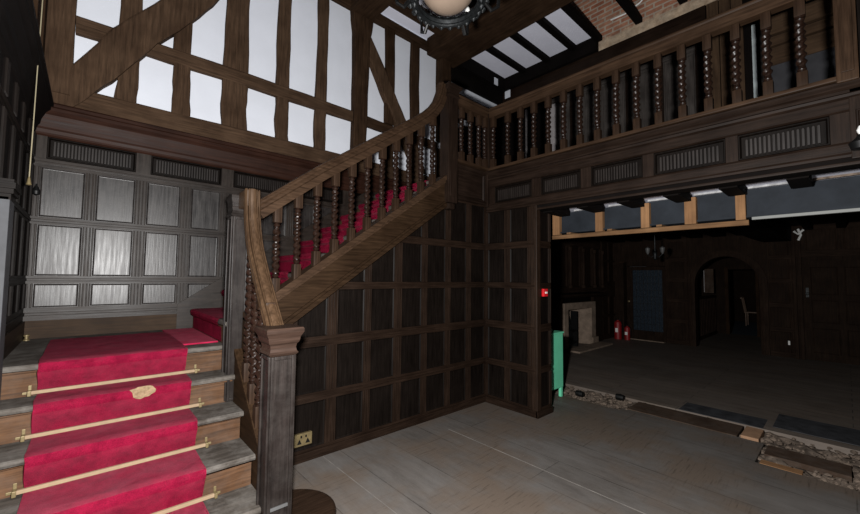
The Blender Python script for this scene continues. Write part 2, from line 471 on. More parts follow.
# panelling on the landing and up the stair side
FB = Frame((0, YB, 0), (1, 0, 0), (0, -1, 0))
wp = structure('trim_1', (0, 0, 0), 'oak panelling with a fluted frieze along the back of the stair landing', 'panelling')
cols = [(-.325, -.055), (.02, .288), (.377, .640), (.735, .99), (1.08, 1.34), (1.43, 1.69), (1.78, 2.04), (2.13, 2.39), (2.48, 2.74), (2.83, 3.09), (3.18, 3.44)]
cut_up = ((.665, 0, 1.12), (.565, 0, -.825))     # below the sloping wall string
panelling(wp, FB, cols, [(1.222, 1.416), (1.480, 1.900), (1.963, 2.372)], [(1.118, 1.222), (1.416, 1.480), (1.900, 1.963), (2.372, 2.446)], W('land', 'z'), 'landrail', 'x', cutp=cut_up, stiles=(XL, 3.6))
fz = [(-.30, .285), (.395, 1.0), (1.115, 1.72), (1.83, 2.43), (2.54, 3.14)]
for u0, u1 in fz:
    mb = MB(); ringpanel(mb, FB, u0, u1, 2.448, 2.630, FRIEZE); fp_ = mb.build('frieze_panel', W('panel', 'z'), wp)  # recess shade, with dirt, put into colour: dark base, lighter flutes
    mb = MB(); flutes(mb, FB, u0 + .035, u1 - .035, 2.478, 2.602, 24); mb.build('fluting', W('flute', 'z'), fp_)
e = [XL] + [x for c in fz for x in c] + [3.6]
for i in range(0, len(e), 2):
    mb = MB(); fbox(mb, FB, e[i], e[i + 1], -.03, 0, 2.446, 2.632); mb.build('frieze_block', W('landrail', 'z'), wp)
mb = MB(); profile_sweep(mb, FB, [(-.03, 2.632), (.0, 2.632), (.012, 2.645), (.012, 2.66), (.02, 2.685), (.03, 2.70), (.036, 2.74), (.06, 2.80), (.085, 2.83), (.085, 2.855), (.10, 2.86), (.10, 2.885), (.085, 2.90), (-.03, 2.90)], XL, 4.0)
mb.build('cornice', W('cornice', 'x'), wp)
mb = MB(); fbox(mb, FB, XL, .70, -.03, .012, .955, 1.118); mb.build('skirting', W('plinth', 'x'), wp)
# sloping wall string of the upper flight
sl = .686
mb = MB(); mb.prism([FB.p(.655, 0, .97), FB.p(.655, 0, 1.215), FB.p(.70, 0, 1.245), FB.p(3.0, 0, 1.245 + sl * 2.3), FB.p(3.0, 0, 2.4), FB.p(.9, 0, .97)], FB.n * .018)
mb.build('wall_string', W('landrail', 'x'), wp)

# ------------------------------------------------------------------ left wall
wl = structure('wall_left', (0, 0, 0), 'dark panelled wall close beside the lower stairs on the left', 'wall')
box('wall_core', W('black', 'y'), wl, XL - .3, XL - .03, -3, YB + .2, 0, CEIL)
FL = Frame((XL, 0, 0), (0, 1, 0), (1, 0, 0))
lc = [(4.30 - .345 * (k + 1) + .085, 4.30 - .345 * k) for k in range(12)][::-1]
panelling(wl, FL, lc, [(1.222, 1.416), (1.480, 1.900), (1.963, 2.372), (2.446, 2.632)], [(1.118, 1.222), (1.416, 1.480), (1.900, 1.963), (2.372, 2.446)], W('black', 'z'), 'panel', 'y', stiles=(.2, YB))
mb = MB(); profile_sweep(mb, FL, [(-.03, 2.632), (.0, 2.632), (.012, 2.645), (.012, 2.66), (.02, 2.685), (.03, 2.70), (.036, 2.74), (.06, 2.80), (.085, 2.83), (.085, 2.855), (.10, 2.86), (.10, 2.885), (.085, 2.90), (-.03, 2.90)], -3, YB - .101)
mb.build('cornice', W('black', 'y'), wl)
mb = MB(); fbox(mb, FL, 3.2, YB - .015, -.03, .014, .96, 1.118); mb.build('skirting', W('muntin', 'y'), wl)
for k in range(9):
    y = 4.2 - k * .42
    box('timber_post', W('timberdark', 'z'), wl, XL - .03, XL + .03, y - .09, y + .07, 2.9, CEIL)
# half newel against the left wall at the landing edge
hn = empty('half_newel', (-.345, 2.98, ZL - .2), 'pale grey half newel with moulded cap against the dark left wall', 'newel post')
box('shaft', M['flashgrey'], hn, XL + .003, -.318, 2.90, 3.06, ZL - .25, 1.90, bev=.006)  # paler than the other newels: near flash light is in its colour
mb = MB()
for (d, z0, z1) in ((.0, 1.88, 1.91), (.02, 1.91, 1.935), (.035, 1.935, 1.965), (.02, 1.965, 1.985)):
    mb.box(XL + .003, -.316 + d * .5, 2.90 - d, 3.06 + d, z0, z1)
mb.build('cap', W('panel', 'x'), hn)

# ------------------------------------------------------------------ under-stair wall (plane YU) and return pier
wu = structure('wall_stair', (0, 0, 0), 'dark panelled wall under the upper flight of stairs', 'wall')
FU = Frame((0, YU, 0), (1, 0, 0), (0, -1, 0))
ucols = [(1.275, 1.535), (1.635, 1.905), (1.98, 2.245), (2.34, 2.60), (2.68, 2.948), (3.03, 3.29), (3.375, 3.62)]
urows = [(.095, .462), (.536, .912), (.995, 1.388), (1.452, 1.848), (1.924, 2.38)]
urails = [(.0, .095), (.462, .536), (.912, .995), (1.388, 1.452), (1.848, 1.924), (2.38, 2.44)]
ust = 1.151 - .6876 * 1.243      # string bottom line z = ust + .6876 x
cut_us = ((0, 0, ust + .06), (-.6876, 0, 1))
panelling(wu, FU, ucols, urows, urails, W('panel', 'z'), 'muntin', 'x', cutp=cut_us, stiles=(.90, XG))
mb = MB(); mb.prism([(.9, YU + .02, 0), (XG + .2, YU + .02, 0), (XG + .2, YU + .02, 2.42), (2.95, YU + .02, 2.42), (.9, YU + .02, ust + .6876 * .9 + .1)], (0, .04, 0))
mb.build('wall_core', W('black', 'z'), wu)
mb = MB(); fbox(mb, FU, .9, XG, -.03, .014, 0, .07, .004); mb.build('skirting', W('muntin', 'x'), wu)

wr = structure('wall_pier', (0, 0, 0), 'short dark panelled pier wall beside the wide opening', 'wall')
FP = Frame((XG, 0, 0), (0, 1, 0), (-1, 0, 0))
panelling(wr, FP, [(2.40, 2.635), (2.715, 2.96)], urows[:4] + [(1.924, 2.31)], urails[:5], W('panel', 'z'), 'muntin', 'y', stiles=(2.30, YU - .001))
FE = Frame((0, 2.285, 0), (1, 0, 0), (0, -1, 0))
panelling(wr, FE, [(XG + .075, 3.895)], urows[:4] + [(1.924, 2.25)], urails[:5], W('panel', 'z'), 'muntin', 'x', stiles=(XG + .02, 3.945))
box('wall_core', W('black', 'z'), wr, XG + .025, 3.93, 2.31, YU + .1, 0, 2.33)
box('corner_post', W('pier', 'z'), wr, XG - .006, XG + .075, 2.275, 2.355, 0, 2.32, bev=.008)
box('skirting', W('muntin', 'y'), wr, XG - .016, XG + .01, 2.27, YU - .016, 0, .07, bev=.004)
box('skirting', W('muntin', 'x'), wr, XG - .016, 3.95, 2.262, 2.29, 0, .07, bev=.004)

# ------------------------------------------------------------------ gallery front over the opening
wg = structure('wall_gallery', (0, 0, 0), 'fluted oak gallery front spanning the wide opening', 'gallery front')
FG = Frame((XG, 0, 0), (0, 1, 0), (-1, 0, 0))
Y0, Y1 = -.62, 2.985
gf = [(.039, .524), (.598, 1.104), (1.193, 1.665), (1.768, 2.222), (2.336, 2.856)]
for u0, u1 in gf:
    mb = MB(); ringpanel(mb, FG, u0, u1, 2.418, 2.612, FRIEZE); fp_ = mb.build('frieze_panel', W('panel', 'z'), wg)  # dark base under lighter flutes: carving shade and dirt as colour
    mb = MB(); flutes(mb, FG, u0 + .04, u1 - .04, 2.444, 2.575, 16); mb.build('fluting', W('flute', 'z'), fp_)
e = [Y0] + [x for c in gf for x in c] + [Y1]
for i in range(0, len(e), 2):
    mb = MB(); fbox(mb, FG, e[i], e[i + 1], -.03, .004, 2.414, 2.616); mb.build('frieze_block', W('fascia', 'z'), wg)
mb = MB(); profile_sweep(mb, FG, [(-.06, 2.31), (.006, 2.315), (.012, 2.33), (.006, 2.345), (.006, 2.385), (.014, 2.40), (.006, 2.416), (-.06, 2.416)], Y0, Y1)
mb.build('lower_rail', W('fascia', 'y'), wg)
mb = MB(); profile_sweep(mb, FG, [(-.06, 2.612), (.012, 2.616), (.005, 2.63), (.005, 2.70), (.026, 2.712), (.034, 2.728), (.012, 2.742), (.012, 2.76), (.03, 2.772), (.05, 2.792), (.05, 2.808), (.022, 2.822), (-.06, 2.822)], Y0, Y1)
mb.build('upper_rail', W('fascia', 'y'), wg)
box('lintel', W('black', 'y'), wg, XG + .01, XG + .16, Y0, 2.40, 2.262, 2.35)
mb = MB(); fbox(mb, FG, Y0, 2.29, -.01, .004, 2.262, 2.285, .006); mb.build('lintel_bead', W('fascia', 'y'), wg)
box('gallery_core', W('black', 'y'), wg, XG + .03, XG + .14, Y0, Y1 + .02, 2.33, 2.80)
# return of the gallery beside the stair newel
FR = Frame((0, YU - .02, 0), (1, 0, 0), (0, -1, 0))
mb = MB(); ringpanel(mb, FR, 3.08, 3.60, 2.44, 2.78, FIELD); mb.build('return_panel', W('fascia', 'x'), wg)
mb = MB(); profile_sweep(mb, FR, [(-.04, 2.40), (.012, 2.405), (.022, 2.42), (.012, 2.44), (-.04, 2.44)], 3.04, XG); mb.build('return_rail', W('fascia', 'x'), wg)
mb = MB(); profile_sweep(mb, FR, [(-.04, 2.77), (.01, 2.775), (.03, 2.79), (.03, 2.81), (.01, 2.822), (-.04, 2.822)], 3.04, XG - .0); mb.build('return_rail', W('fascia', 'x'), wg)
box('corner_pilaster', W('fascia', 'z'), wg, XG - .035, XG + .03, 2.945, 2.99, 2.38, 2.80, bev=.008)
# projecting end pier at the right edge
box('end_pier', W('fascia', 'z'), wg, XG - .012, XG + .06, -.62, -.05, 2.30, 2.78, bev=.006)
mb = MB(); ringpanel(mb, Frame((XG - .014, 0, 0), (0, 1, 0), (-1, 0, 0)), -.45, -.075, 2.36, 2.62, FIELD); mb.build('end_panel', W('fascia', 'z'), wg)
wq = structure('wall_right', (0, 0, 0), 'dark wall closing the gallery opening on the right', 'wall')
box('wall_core', W('black', 'z'), wq, XG + .05, XG + .35, -3, -.62, 0, CEIL)
box('end_post', W('panel', 'z'), wq, XG - .03, XG + .10, -.42, -.10, 2.83, CEIL, bev=.01)

# gallery floor and what shows under it
gfl = structure('floor.003', (0, 0, 0), 'gallery floor seen from below with dark joists and white plaster', 'floor')
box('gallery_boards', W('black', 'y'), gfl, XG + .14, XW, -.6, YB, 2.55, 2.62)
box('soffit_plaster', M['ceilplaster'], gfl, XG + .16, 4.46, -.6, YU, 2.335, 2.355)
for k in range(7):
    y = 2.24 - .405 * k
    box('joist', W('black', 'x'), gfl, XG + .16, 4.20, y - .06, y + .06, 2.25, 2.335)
    box('plaster_infill', M['oldplaster'] if k < 5 else M['rubble'], gfl, 4.31, 4.328, y - .345, y - .06, 2.318, 2.40)

# steel beam with timber studs under the gallery
sb = empty('steel_beam', (4.38, .9, 2.05), 'blue-grey steel beam running across below the gallery joists', 'beam')
box('web', M['steel'], sb, 4.33, 4.35, -.6, YU, 2.075, 2.298)
box('flange', M['steel'], sb, 4.29, 4.45, -.6, YU, 2.06, 2.078)
box('flange', M['steel'], sb, 4.33, 4.45, -.6, YU, 2.298, 2.314)
studs = [(2.346, 2.44, 'first pine stud from the left'), (1.822, 1.905, 'second pine stud from the pier'), (1.345, 1.425, 'middle pine stud of the five'), (.94, 1.035, 'wide knotted pine stud, second from the right'), (.575, .645, 'last pine stud towards the right')]
for a, b, t in studs:
    s = box('timber_stud', W('pine', 'z'), None, 4.265, 4.325, a, b, 2.04, 2.298, bev=.003)
    tag(s, t + ', raw wood on the steel beam', 'timber stud', 'pine studs on the steel beam')
tag(box('timber_batten', W('oldpine', 'y'), None, 4.22, 4.262, .55, 2.46, 1.985, 2.03, bev=.003), 'long raw pine batten hung below the steel beam', 'batten')
tag(box('timber_batten', M['palebatten'], None, 4.225, 4.262, -.6, .53, 2.028, 2.052, bev=.002), 'whitewashed batten edge under the right end of the steel beam', 'batten')
hang = [(2.20, 0), (1.72, 1), (1.23, 2)]
for y, k in hang:
    mb = MB(); mb.prism([(4.262, y, 2.04), (4.262, y + .05, 2.04), (4.52, y + .05, 2.04), (4.52, y, 2.04)], (0, 0, .020))
    tag(mb.build('lath', W('oldpine', 'x'), None), 'short crosswise lath under the steel beam, ' + ['nearest the pier', 'in the middle', 'farthest from the pier'][k], 'lath', 'laths under the steel beam')

# ------------------------------------------------------------------ gallery back wall
ww = structure('wall_gallery_back', (0, 0, 0), 'dark panelled wall behind the gallery with brickwork above', 'wall')
box('wall_core', W('black', 'z'), ww, XW + .03, XW + .25, -.62, YB + .1, 2.6, 5.12)
FWb = Frame((XW, 0, 0), (0, 1, 0), (-1, 0, 0))
for k in range(5):
    a = 1.22 + k * .44
    mb = MB(); ringpanel(mb, FWb, a + .03, a + .41, 2.7, 4.55, FIELD); mb.build('panel', W('galwall', 'z'), ww)
    mb = MB(); fbox(mb, FWb, a - .03, a + .03, -.03, .012, 2.62, 5.05, .006); mb.build('stile', W('fascia', 'z'), ww)
for a, b in ((2.62, 2.7), (4.55, 4.62), (3.55, 3.62)):
    mb = MB(); fbox(mb, FWb, 1.2, 3.42, -.03, .006, a, b); mb.build('rail', W('galwall', 'y'), ww)
for k, (a, b) in enumerate(((.75, .86), (.87, .98), (.99, 1.11))):
    mb = MB(); fbox(mb, FWb, a, b, -.03, .02, 2.62, 5.1); mb.build('upright_board', W('galboard', 'z'), ww)
box('dark_header', W('muntin', 'y'), ww, XW - .03, XW + .1, 1.12, YB + .04, 4.72, 5.10)
for k, (a, b) in enumerate(((4.395, 4.62), (4.255, 4.375), (4.02, 4.24))):
    mb = MB(); fbox(mb, FWb, -.5, .545, -.03, .03, a, b - .012, .004); mb.build('cross_board', W('galboard', 'y'), ww)
mb = MB(); fbox(mb, FWb, -.5, .545, -.03, .015, 2.62, 4.02); mb.build('plaster_patch', M['greyplaster'], ww)
mb = MB(); fbox(mb, FWb, .56, .60, -.03, .03, 2.62, 4.72); mb.build('door_stile', W('galwall', 'z'), ww)
mb = MB(); fbox(mb, FWb, .635, .672, -.03, .02, 2.62, 4.60); mb.build('gap_light_strip', M['gaplight'], ww)  # pale strip painted for the window light in the door gap
mb = MB(); fbox(mb, FWb, 3.27, 3.42, -.03, .02, 2.62, 4.52); mb.build('pale_strip', M['cable'], ww)
mb = MB(); fbox(mb, FWb, 3.845, 3.86, -.03, .02, 2.62, 4.60); mb.build('thin_edge', M['cable'], ww)
box('brickwork', M['brick'], ww, XW, XW + .3, -.62, YB + .2, 5.12, 7.2)
# back wall behind the gallery return is dark boarding with a plaster strip above
box('dark_boarding', W('black', 'z'), ww, 4.27, XW, YB + .01, YB + .06, 2.6, 4.70)
box('dark_header', W('black', 'x'), ww, 4.27, XW, YB - .03, YB + .06, 4.86, CEIL)
for (a, b, c, d) in ((4.42, 4.55, 5.17, 5.33), (4.29, 4.40, 4.99, 5.13)):
    pass
for (x0, x1, z0, z1) in ((4.59, 4.67, 4.08, 4.16), (4.76, 4.85, 4.17, 4.26)):
    box('small_pane', M['plaster'], ww, x0, x1, YB - .002, YB + .05, z0, z1)
for (y0, y1, z0, z1) in ((4.19, 4.31, 4.96, 5.10), (4.335, 4.385, 5.11, 5.24)):
    box('small_pane', M['plaster'], ww, XW - .04, XW + .02, y0, y1, z0, z1)
box('small_pane', M['plaster'], ww, 5.43, 5.53, 4.262, 4.30, 5.10, 5.23)

# ------------------------------------------------------------------ ceiling
ce = structure('ceiling', (0, 0, 0), 'high beamed ceiling with white plaster between dark joists', 'ceiling')
box('plaster_bay', M['ceilplaster'], ce, XL - .3, 4.3, 3.5, YB + .05, CEIL, CEIL + .03)
box('plaster_bay', M['ceilplaster'], ce, 4.3, XW + .02, 2.52, YB + .05, CEIL - .02, CEIL + .03)
box('roof_boards', W('black', 'x'), ce, XL - .3, XW + .3, -3, YB + .2, 7.2, 7.3)
box('roof_boards', W('black', 'x'), ce, XL - .3, 4.3, -3, 3.5, CEIL, CEIL + .05)
mb = MB(); mb.box(3.86, 4.46, -3, YB, 5.06, 5.34, bev=.02); mb.build('main_beam', W('timberdark', 'y'), ce)
box('tie_beam', W('timberdark', 'y'), ce, 2.46, 2.80, -3, YB - .02, 5.08, 5.34, bev=.02)
box('cross_joist', W('timberdark', 'x'), ce, 2.80, 3.86, 3.92, 4.10, 5.22, 5.36, bev=.01)
box('cross_joist', W('timberdark', 'x'), ce, XL, 2.46, 3.92, 4.10, 5.22, 5.36, bev=.01)
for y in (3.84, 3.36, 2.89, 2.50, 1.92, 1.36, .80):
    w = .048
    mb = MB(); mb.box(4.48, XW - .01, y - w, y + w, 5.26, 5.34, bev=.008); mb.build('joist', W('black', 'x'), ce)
box('wall_beam', W('black', 'x'), ce, 4.48, XW, 4.27, YB + .02, 5.10, 5.34)
box('knee_brace', W('timberdark', 'z'), ce, 4.10, 4.30, YB - .12, YB + .02, 4.2, 5.08)
box('eaves_beam', W('black', 'y'), ce, XW - .10, XW + .02, 2.52, 4.27, 5.10, 5.345)

# ------------------------------------------------------------------ lower staircase
st = empty('staircase', (.2, 2.3, 0), 'lower flight of worn grey oak steps rising to the landing', 'staircase')
nos = [(2.245, .20), (2.475, .40), (2.735, .592), (2.965, .787), (3.145, ZL)]
SX0, SX1 = XL + .002, .812
setb = .062
for i, (y, z) in enumerate(nos):
    yb = nos[i + 1][0] + setb + .02 if i < 4 else YB - .002
    zb = nos[i - 1][1] if i else 0
    mb = MB()
    prof = [(y + .012, z), (yb, z), (yb, z - .035), (y + .02, z - .035), (y + .004, z - .03), (y, z - .018), (y + .003, z - .006)]
    mb.prism([(SX0, a, b) for a, b in prof], (SX1 - SX0, 0, 0))
    if i < 4: mb.build('tread', W('tread', 'x'), st)
    else:
        mb.build('landing_boards', W('tread', 'x'), st)
    mb = MB(); mb.box(SX0, SX1 - .004, y + setb, y + setb + .025, zb, z - .034)
    mb.box(SX0, SX1 - .004, y + setb - .022, y + setb, z - .052, z - .034, bev=.006)
    mb.build('riser', W('riser', 'x'), st)
# landing extension under the upper flight
box('landing_boards', W('tread', 'x'), st, SX1, 1.1, YU + .12, YB - .002, ZL - .035, ZL - .001)
def srail(y): return .20 + (y - 2.245) * .868
mb = MB(); mb.prism([(.814, 2.30, 0), (.814, 2.30, srail(2.30) + .075), (.814, 3.0, srail(3.0) + .085), (.814, 3.0, 0)], (.055, 0, 0))
mb.build('string', W('string', 'y'), st)
mb = MB(); mb.prism([(.808, 2.30, srail(2.30) + .06), (.808, 2.30, srail(2.30) + .10), (.808, 3.0, srail(3.0) + .11), (.808, 3.0, srail(3.0) + .07)], (.07, 0, 0))
mb.build('string_capping', W('string', 'y'), st)
# round plinth under the newel
mb = MB(); mb.lathe([(.0, 0), (.275, 0), (.285, .012), (.28, .03), (.265, .038), (0, .038)], (.985, 2.36, 0), 40)
mb.build('round_plinth', W('pier', 'x'), st)

# ------------------------------------------------------------------ carpet on the lower flight and landing
CX0, CX1 = -.19, .542
cp = empty('stair_carpet', (.18, 2.3, 0), 'crimson red carpet runner on the lower steps and landing', 'carpet')
t = .014
path = [(2.245 + setb - .006, .0)]
for i, (y, z) in enumerate(nos):
    r = .02
    path += [(y + setb - t, (nos[i - 1][1] if i else 0) + t + .004), (y + setb * .55 - t, z - .11), (y + .002 - t, z - .045), (y - t, z - .022), (y - t + .006, z + t * .4), (y + .016, z + t), (y + .06, z + t)]
    if i < 4: path += [(nos[i + 1][0] + setb - .03, z + t * .9)]
path = path[1:]
yend = 4.12
path += [(3.4, ZL + t), (3.8, ZL + t), (yend, ZL + t)]
mb = MB()
nw = 16
rows_ = []
for (y, z) in path:
    rows_.append([mb.bm.verts.new((CX0 + (CX1 - CX0) * k / nw + random.uniform(-.003, .003) * (k in (0, nw)), y + random.uniform(-.002, .002), z + random.uniform(-.0015, .0015))) for k in range(nw + 1)])
for i in range(len(rows_) - 1):
    for k in range(nw): mb.bm.faces.new((rows_[i][k], rows_[i][k + 1], rows_[i + 1][k + 1], rows_[i + 1][k]))
r = bmesh.ops.solidify(mb.bm, geom=mb.bm.faces[:], thickness=.010)
mb.build('runner', M['carpet'], cp, smooth=True)
mb = MB(); mb.box(CX1 - .01, .775, 3.31, 4.27, ZL + .001, ZL + t - .001, bev=.004)
mb.build('landing_piece', M['carpet'], cp)
# worn patch on a nosing
mb = MB()
yp, zp = nos[3]
pts = []
for k in range(18):
    a = 2 * PI * k / 18; rr = 1 + random.uniform(-.18, .18)
    pts.append((.285 + .062 * rr * math.cos(a), .42 + .42 * math.sin(a) * rr))
def on_nose(s):
    if s < .5: return (yp - t * 1.25, zp - .055 + .055 * s * 2)
    return (yp - t * 1.1 + (s - .5) * .05, zp + .002 + min(1, (s - .5) * 4) * (t + .001))
ring = [mb.bm.verts.new((x, *on_nose(min(max(s, 0), 1)))) for x, s in pts]
cv = mb.bm.verts.new((.285, yp - t * 1.35, zp - .01))
for k in range(18): mb.bm.faces.new((ring[k], ring[(k + 1) % 18], cv))
bmesh.ops.solidify(mb.bm, geom=mb.bm.faces[:], thickness=-.004)
mb.build('worn_patch', M['carpetpatch'], cp)

# stair rods
names = ['bottom step', 'second step', 'third step', 'top step']
proto = None
def make_rod(y, z):
    o = empty('stair_rod', (.18, y, z), '', 'stair rod', 'stair rods on the red carpet')
    mb = MB(); mb.box(-.215, .60, y - .036, y - .018, z + .014, z + .034, bev=.003); mb.build('rod', M['brassrod'], o)
    for s in (-.222, .607):
        mb = MB(); mb.box(s - .008, s + .008, y - .042, y - .006, z + .006, z + .036, bev=.003)
        mb.box(s - .03, s + .03, y - .008, y - .002, z + .012, z + .026, bev=.002); mb.box(s - .007, s + .007, y - .008, y - .002, z + .0, z + .062, bev=.002)
        mb.build('bracket', M['brass'], o)
    return o
for i in range(4):
    y = nos[i + 1][0] + setb; z = nos[i][1]
    if proto is None: proto = make_rod(y, z); o = proto
    else:
        o = proto.copy(); COL.objects.link(o); o.location = (.18, y, z)
        for ch in proto.children:
            c = ch.copy(); COL.objects.link(c); c.parent = o
    o['label'] = 'pale stair rod with brass brackets at the back of the ' + names[i]

# ------------------------------------------------------------------ upper staircase
su = empty('staircase', (1.9, 3.6, ZL), 'upper flight of carpeted steps climbing right to the gallery', 'staircase')
RH = (2.62 - ZL) / 9; GO = .263; XU = .79
for k in range(9):
    x = XU + GO * k; z0 = ZL + RH * k; z1 = z0 + RH
    mb = MB(); mb.box(x, x + .025, YU + .07, YB - .022, z0, z1 - .034); mb.build('riser', W('riser', 'y'), su)
    x2 = x + GO + .02 if k < 8 else x + .72
    mb = MB(); mb.prism([(x - .03, YU + .07, z1 - .018), (x - .026, YU + .07, z1 - .004), (x - .02, YU + .07, z1), (x2, YU + .07, z1), (x2, YU + .07, z1 - .034), (x - .024, YU + .07, z1 - .034)], (0, YB - .022 - YU - .07, 0))
    mb.build('tread', W('tread', 'y'), su)
def zt(x): return 1.375 + .694 * (x - 1.068)
def zb_(x): return 1.151 + .6876 * (x - 1.243)
xa, xb = .86, 2.89
YS = 2.955
mb = MB(); mb.prism([(xa, YS, zb_(xa)), (xb, YS, zb_(xb)), (xb, YS, zt(xb) - .04), (xa, YS, zt(xa) - .04)], (0, .10, 0))
mb.build('string', W('string', 'x'), su)
for (f, lo, hi, d) in ((zt, -.055, 0, .035), (zt, -.085, -.055, .018), (zb_, .0, .045, .03), (zb_, .045, .07, .015)):
    mb = MB(); mb.prism([(xa, YS - d, f(xa) + lo), (xb, YS - d, f(xb) + lo), (xb, YS - d, f(xb) + hi), (xa, YS - d, f(xa) + hi)], (0, d + .10 if hi == 0 else d + .002, 0))
    mb.build('string_moulding', W('hand' if f is zt else 'string', 'x'), su)

cu = empty('stair_carpet', (1.9, 3.75, ZL), 'red carpet on the upper flight seen between the twisted balusters', 'carpet')
path = []
for k in range(9):
    x = XU + GO * k; z0 = ZL + RH * k; z1 = z0 + RH
    path += [(x - .012, z0 + .016), (x - .014, z1 - .06), (x - .038, z1 - .04), (x - .043, z1 - .015), (x - .034, z1 + .009), (x - .01, z1 + .014), (x + GO - .045 if k < 8 else x + .7, z1 + .013)]
mb = MB()
rows_ = [[mb.bm.verts.new((x, 3.235 + k * .52, z)) for k in range(3)] for x, z in path]
for i in range(len(rows_) - 1):
    for k in range(2): mb.bm.faces.new((rows_[i][k], rows_[i][k + 1], rows_[i + 1][k + 1], rows_[i + 1][k]))
bmesh.ops.solidify(mb.bm, geom=mb.bm.faces[:], thickness=.008)
mb.build('runner', M['carpet'], cu, smooth=True)

# ------------------------------------------------------------------ twisted balusters
def baluster_mesh(h, s=.058, base=.11, top=.13, r=.0235):
    """square foot and head, double barley twist between; origin at the foot"""
    mb = MB()
    mb.box(-s / 2, s / 2, -s / 2, s / 2, -.03, base, bev=.005)
    mb.box(-s / 2, s / 2, -s / 2, s / 2, h - top, h + .03, bev=.005)
    mb.lathe([(s * .46, 0), (s * .30, .006), (s * .42, .014), (s * .46, .02), (s * .40, .027), (s * .27, .033), (s * .27, .05)], (0, 0, base), 12)
    mb.lathe([(s * .27, -.05), (s * .27, -.033), (s * .40, -.027), (s * .46, -.02), (s * .42, -.014), (s * .30, -.006), (s * .46, 0)], (0, 0, h - top), 12)
    z0, z1 = base + .04, h - top - .04
    n = int((z1 - z0) / .0085); seg = 14; rings = []
    for i in range(n + 1):
        z = z0 + (z1 - z0) * i / n; ph = 2 * PI * z / .105
        env = min(1, min(i, n - i) / 4 + .55)
        rings.append([((r + .0075 * math.cos(2 * (2 * PI * k / seg) - 2 * ph) * env) * math.cos(2 * PI * k / seg), (r + .0075 * math.cos(2 * (2 * PI * k / seg) - 2 * ph) * env) * math.sin(2 * PI * k / seg), z) for k in range(seg)])
    mb.loft(rings)
    return mb
def bal_obj(parent, h, loc, cache={}):
    key = round(h, 3)
    if key not in cache:
        o = baluster_mesh(h).build('baluster', W('baluster', 'z'), None, smooth=True)
        o.data.materials.append(W('balrail', 'z'))
        for p in o.data.polygons:
            if p.center.z < .108 or p.center.z > h - .128: p.material_index = 1
        cache[key] = o
    else:
        o = cache[key].copy(); COL.objects.link(o)
    o.parent = parent; o.location = Vector(loc) - ORG[parent.name]
    return o
def square_post(mb, cx, cy, w, z0, z1, bev=.006): mb.box(cx - w / 2, cx + w / 2, cy - w / 2, cy + w / 2, z0, z1, bev=bev)
def newel(parent, cx, cy, w, z0, z1, capw, mat, capmat):
    """panelled square post with a moulded cap"""
    mb = MB(); square_post(mb, cx, cy, w, z0, z1 - .12)
    for (o, u, n) in (((cx - w / 2, cy - w / 2, 0), (1, 0, 0), (0, -1, 0)), ((cx + w / 2, cy - w / 2, 0), (0, 1, 0), (1, 0, 0)), ((cx - w / 2, cy - w / 2, 0), (0, 1, 0), (-1, 0, 0))):
        F = Frame(o, u, n); q = .018
        for (a, b, c, d) in ((0, q, z0 + .05, z1 - .16), (w - q, w, z0 + .05, z1 - .16), (q, w - q, z0 + .05, z0 + .07), (q, w - q, z1 - .18, z1 - .16)):
            fbox(mb, F, a, b, 0, .012, c, d, .004)
    s = mb.build('newel_post', mat, parent)
    mb = MB()
    e = (capw - w) / 2
    prof = [(.004, -.16), (.010, -.155), (.018, -.145), (.010, -.135), (.006, -.115), (.010, -.095), (e * .45, -.085), (e * .55, -.075), (e * .62, -.055), (e * .95, -.03), (e, -.025), (e, -.008), (e * .86, 0)]
    rings = []
    for d, z in prof:
        h = w / 2 + d; rings.append([(cx - h, cy - h, z1 + z), (cx + h, cy - h, z1 + z), (cx + h, cy + h, z1 + z), (cx - h, cy + h, z1 + z)])
    mb.loft(rings); mb.build('newel_cap', capmat, parent)

# lower balustrade: big newel, ramped handrail, corner newel
lb = empty('balustrade', (.84, 2.3, 0), 'lower stair balustrade with swept handrail rising from the square newel', 'balustrade')
newel(lb, .842, 2.235, .132, .0, 1.205, .212, W('newel', 'z'), W('newelcap', 'x'))
mb = MB(); mb.box(.795, .895, 2.158, 2.168, .205, .222, bev=.002); mb.build('grey_strip', M['dimglass'], lb)
newel(lb, .826, 3.065, .112, .55, 2.095, .150, W('newel', 'z'), W('newel', 'x'))
rp = [(2.29, 1.20), (2.37, 1.29), (2.47, 1.405), (2.56, 1.51), (2.63, 1.60), (2.69, 1.68), (2.735, 1.76), (2.77, 1.85), (2.795, 1.94), (2.81, 2.03), (2.815, 2.10)]
def hand_prof(w, th):
    """cross-section across the rail: (side, down)"""
    return [(-.5 * w, -.022), (-.5 * w, -.010), (-.43 * w, 0), (-.37 * w, 0), (-.345 * w, -.018), (-.31 * w, -.018), (-.285 * w, .003), (-.24 * w, .003), (-.22 * w, -.004), (-.19 * w, .004), (-.06 * w, .009), (.06 * w, .009), (.19 * w, .004), (.22 * w, -.004), (.24 * w, .003), (.285 * w, .003), (.31 * w, -.018), (.345 * w, -.018), (.37 * w, 0), (.43 * w, 0), (.5 * w, -.010), (.5 * w, -.022),
            (.43 * w, -.034), (.47 * w, -.042), (.47 * w, -.054), (.36 * w, -.064), (.33 * w, -th), (-.33 * w, -th), (-.36 * w, -.064), (-.47 * w, -.054), (-.47 * w, -.042), (-.43 * w, -.034)]
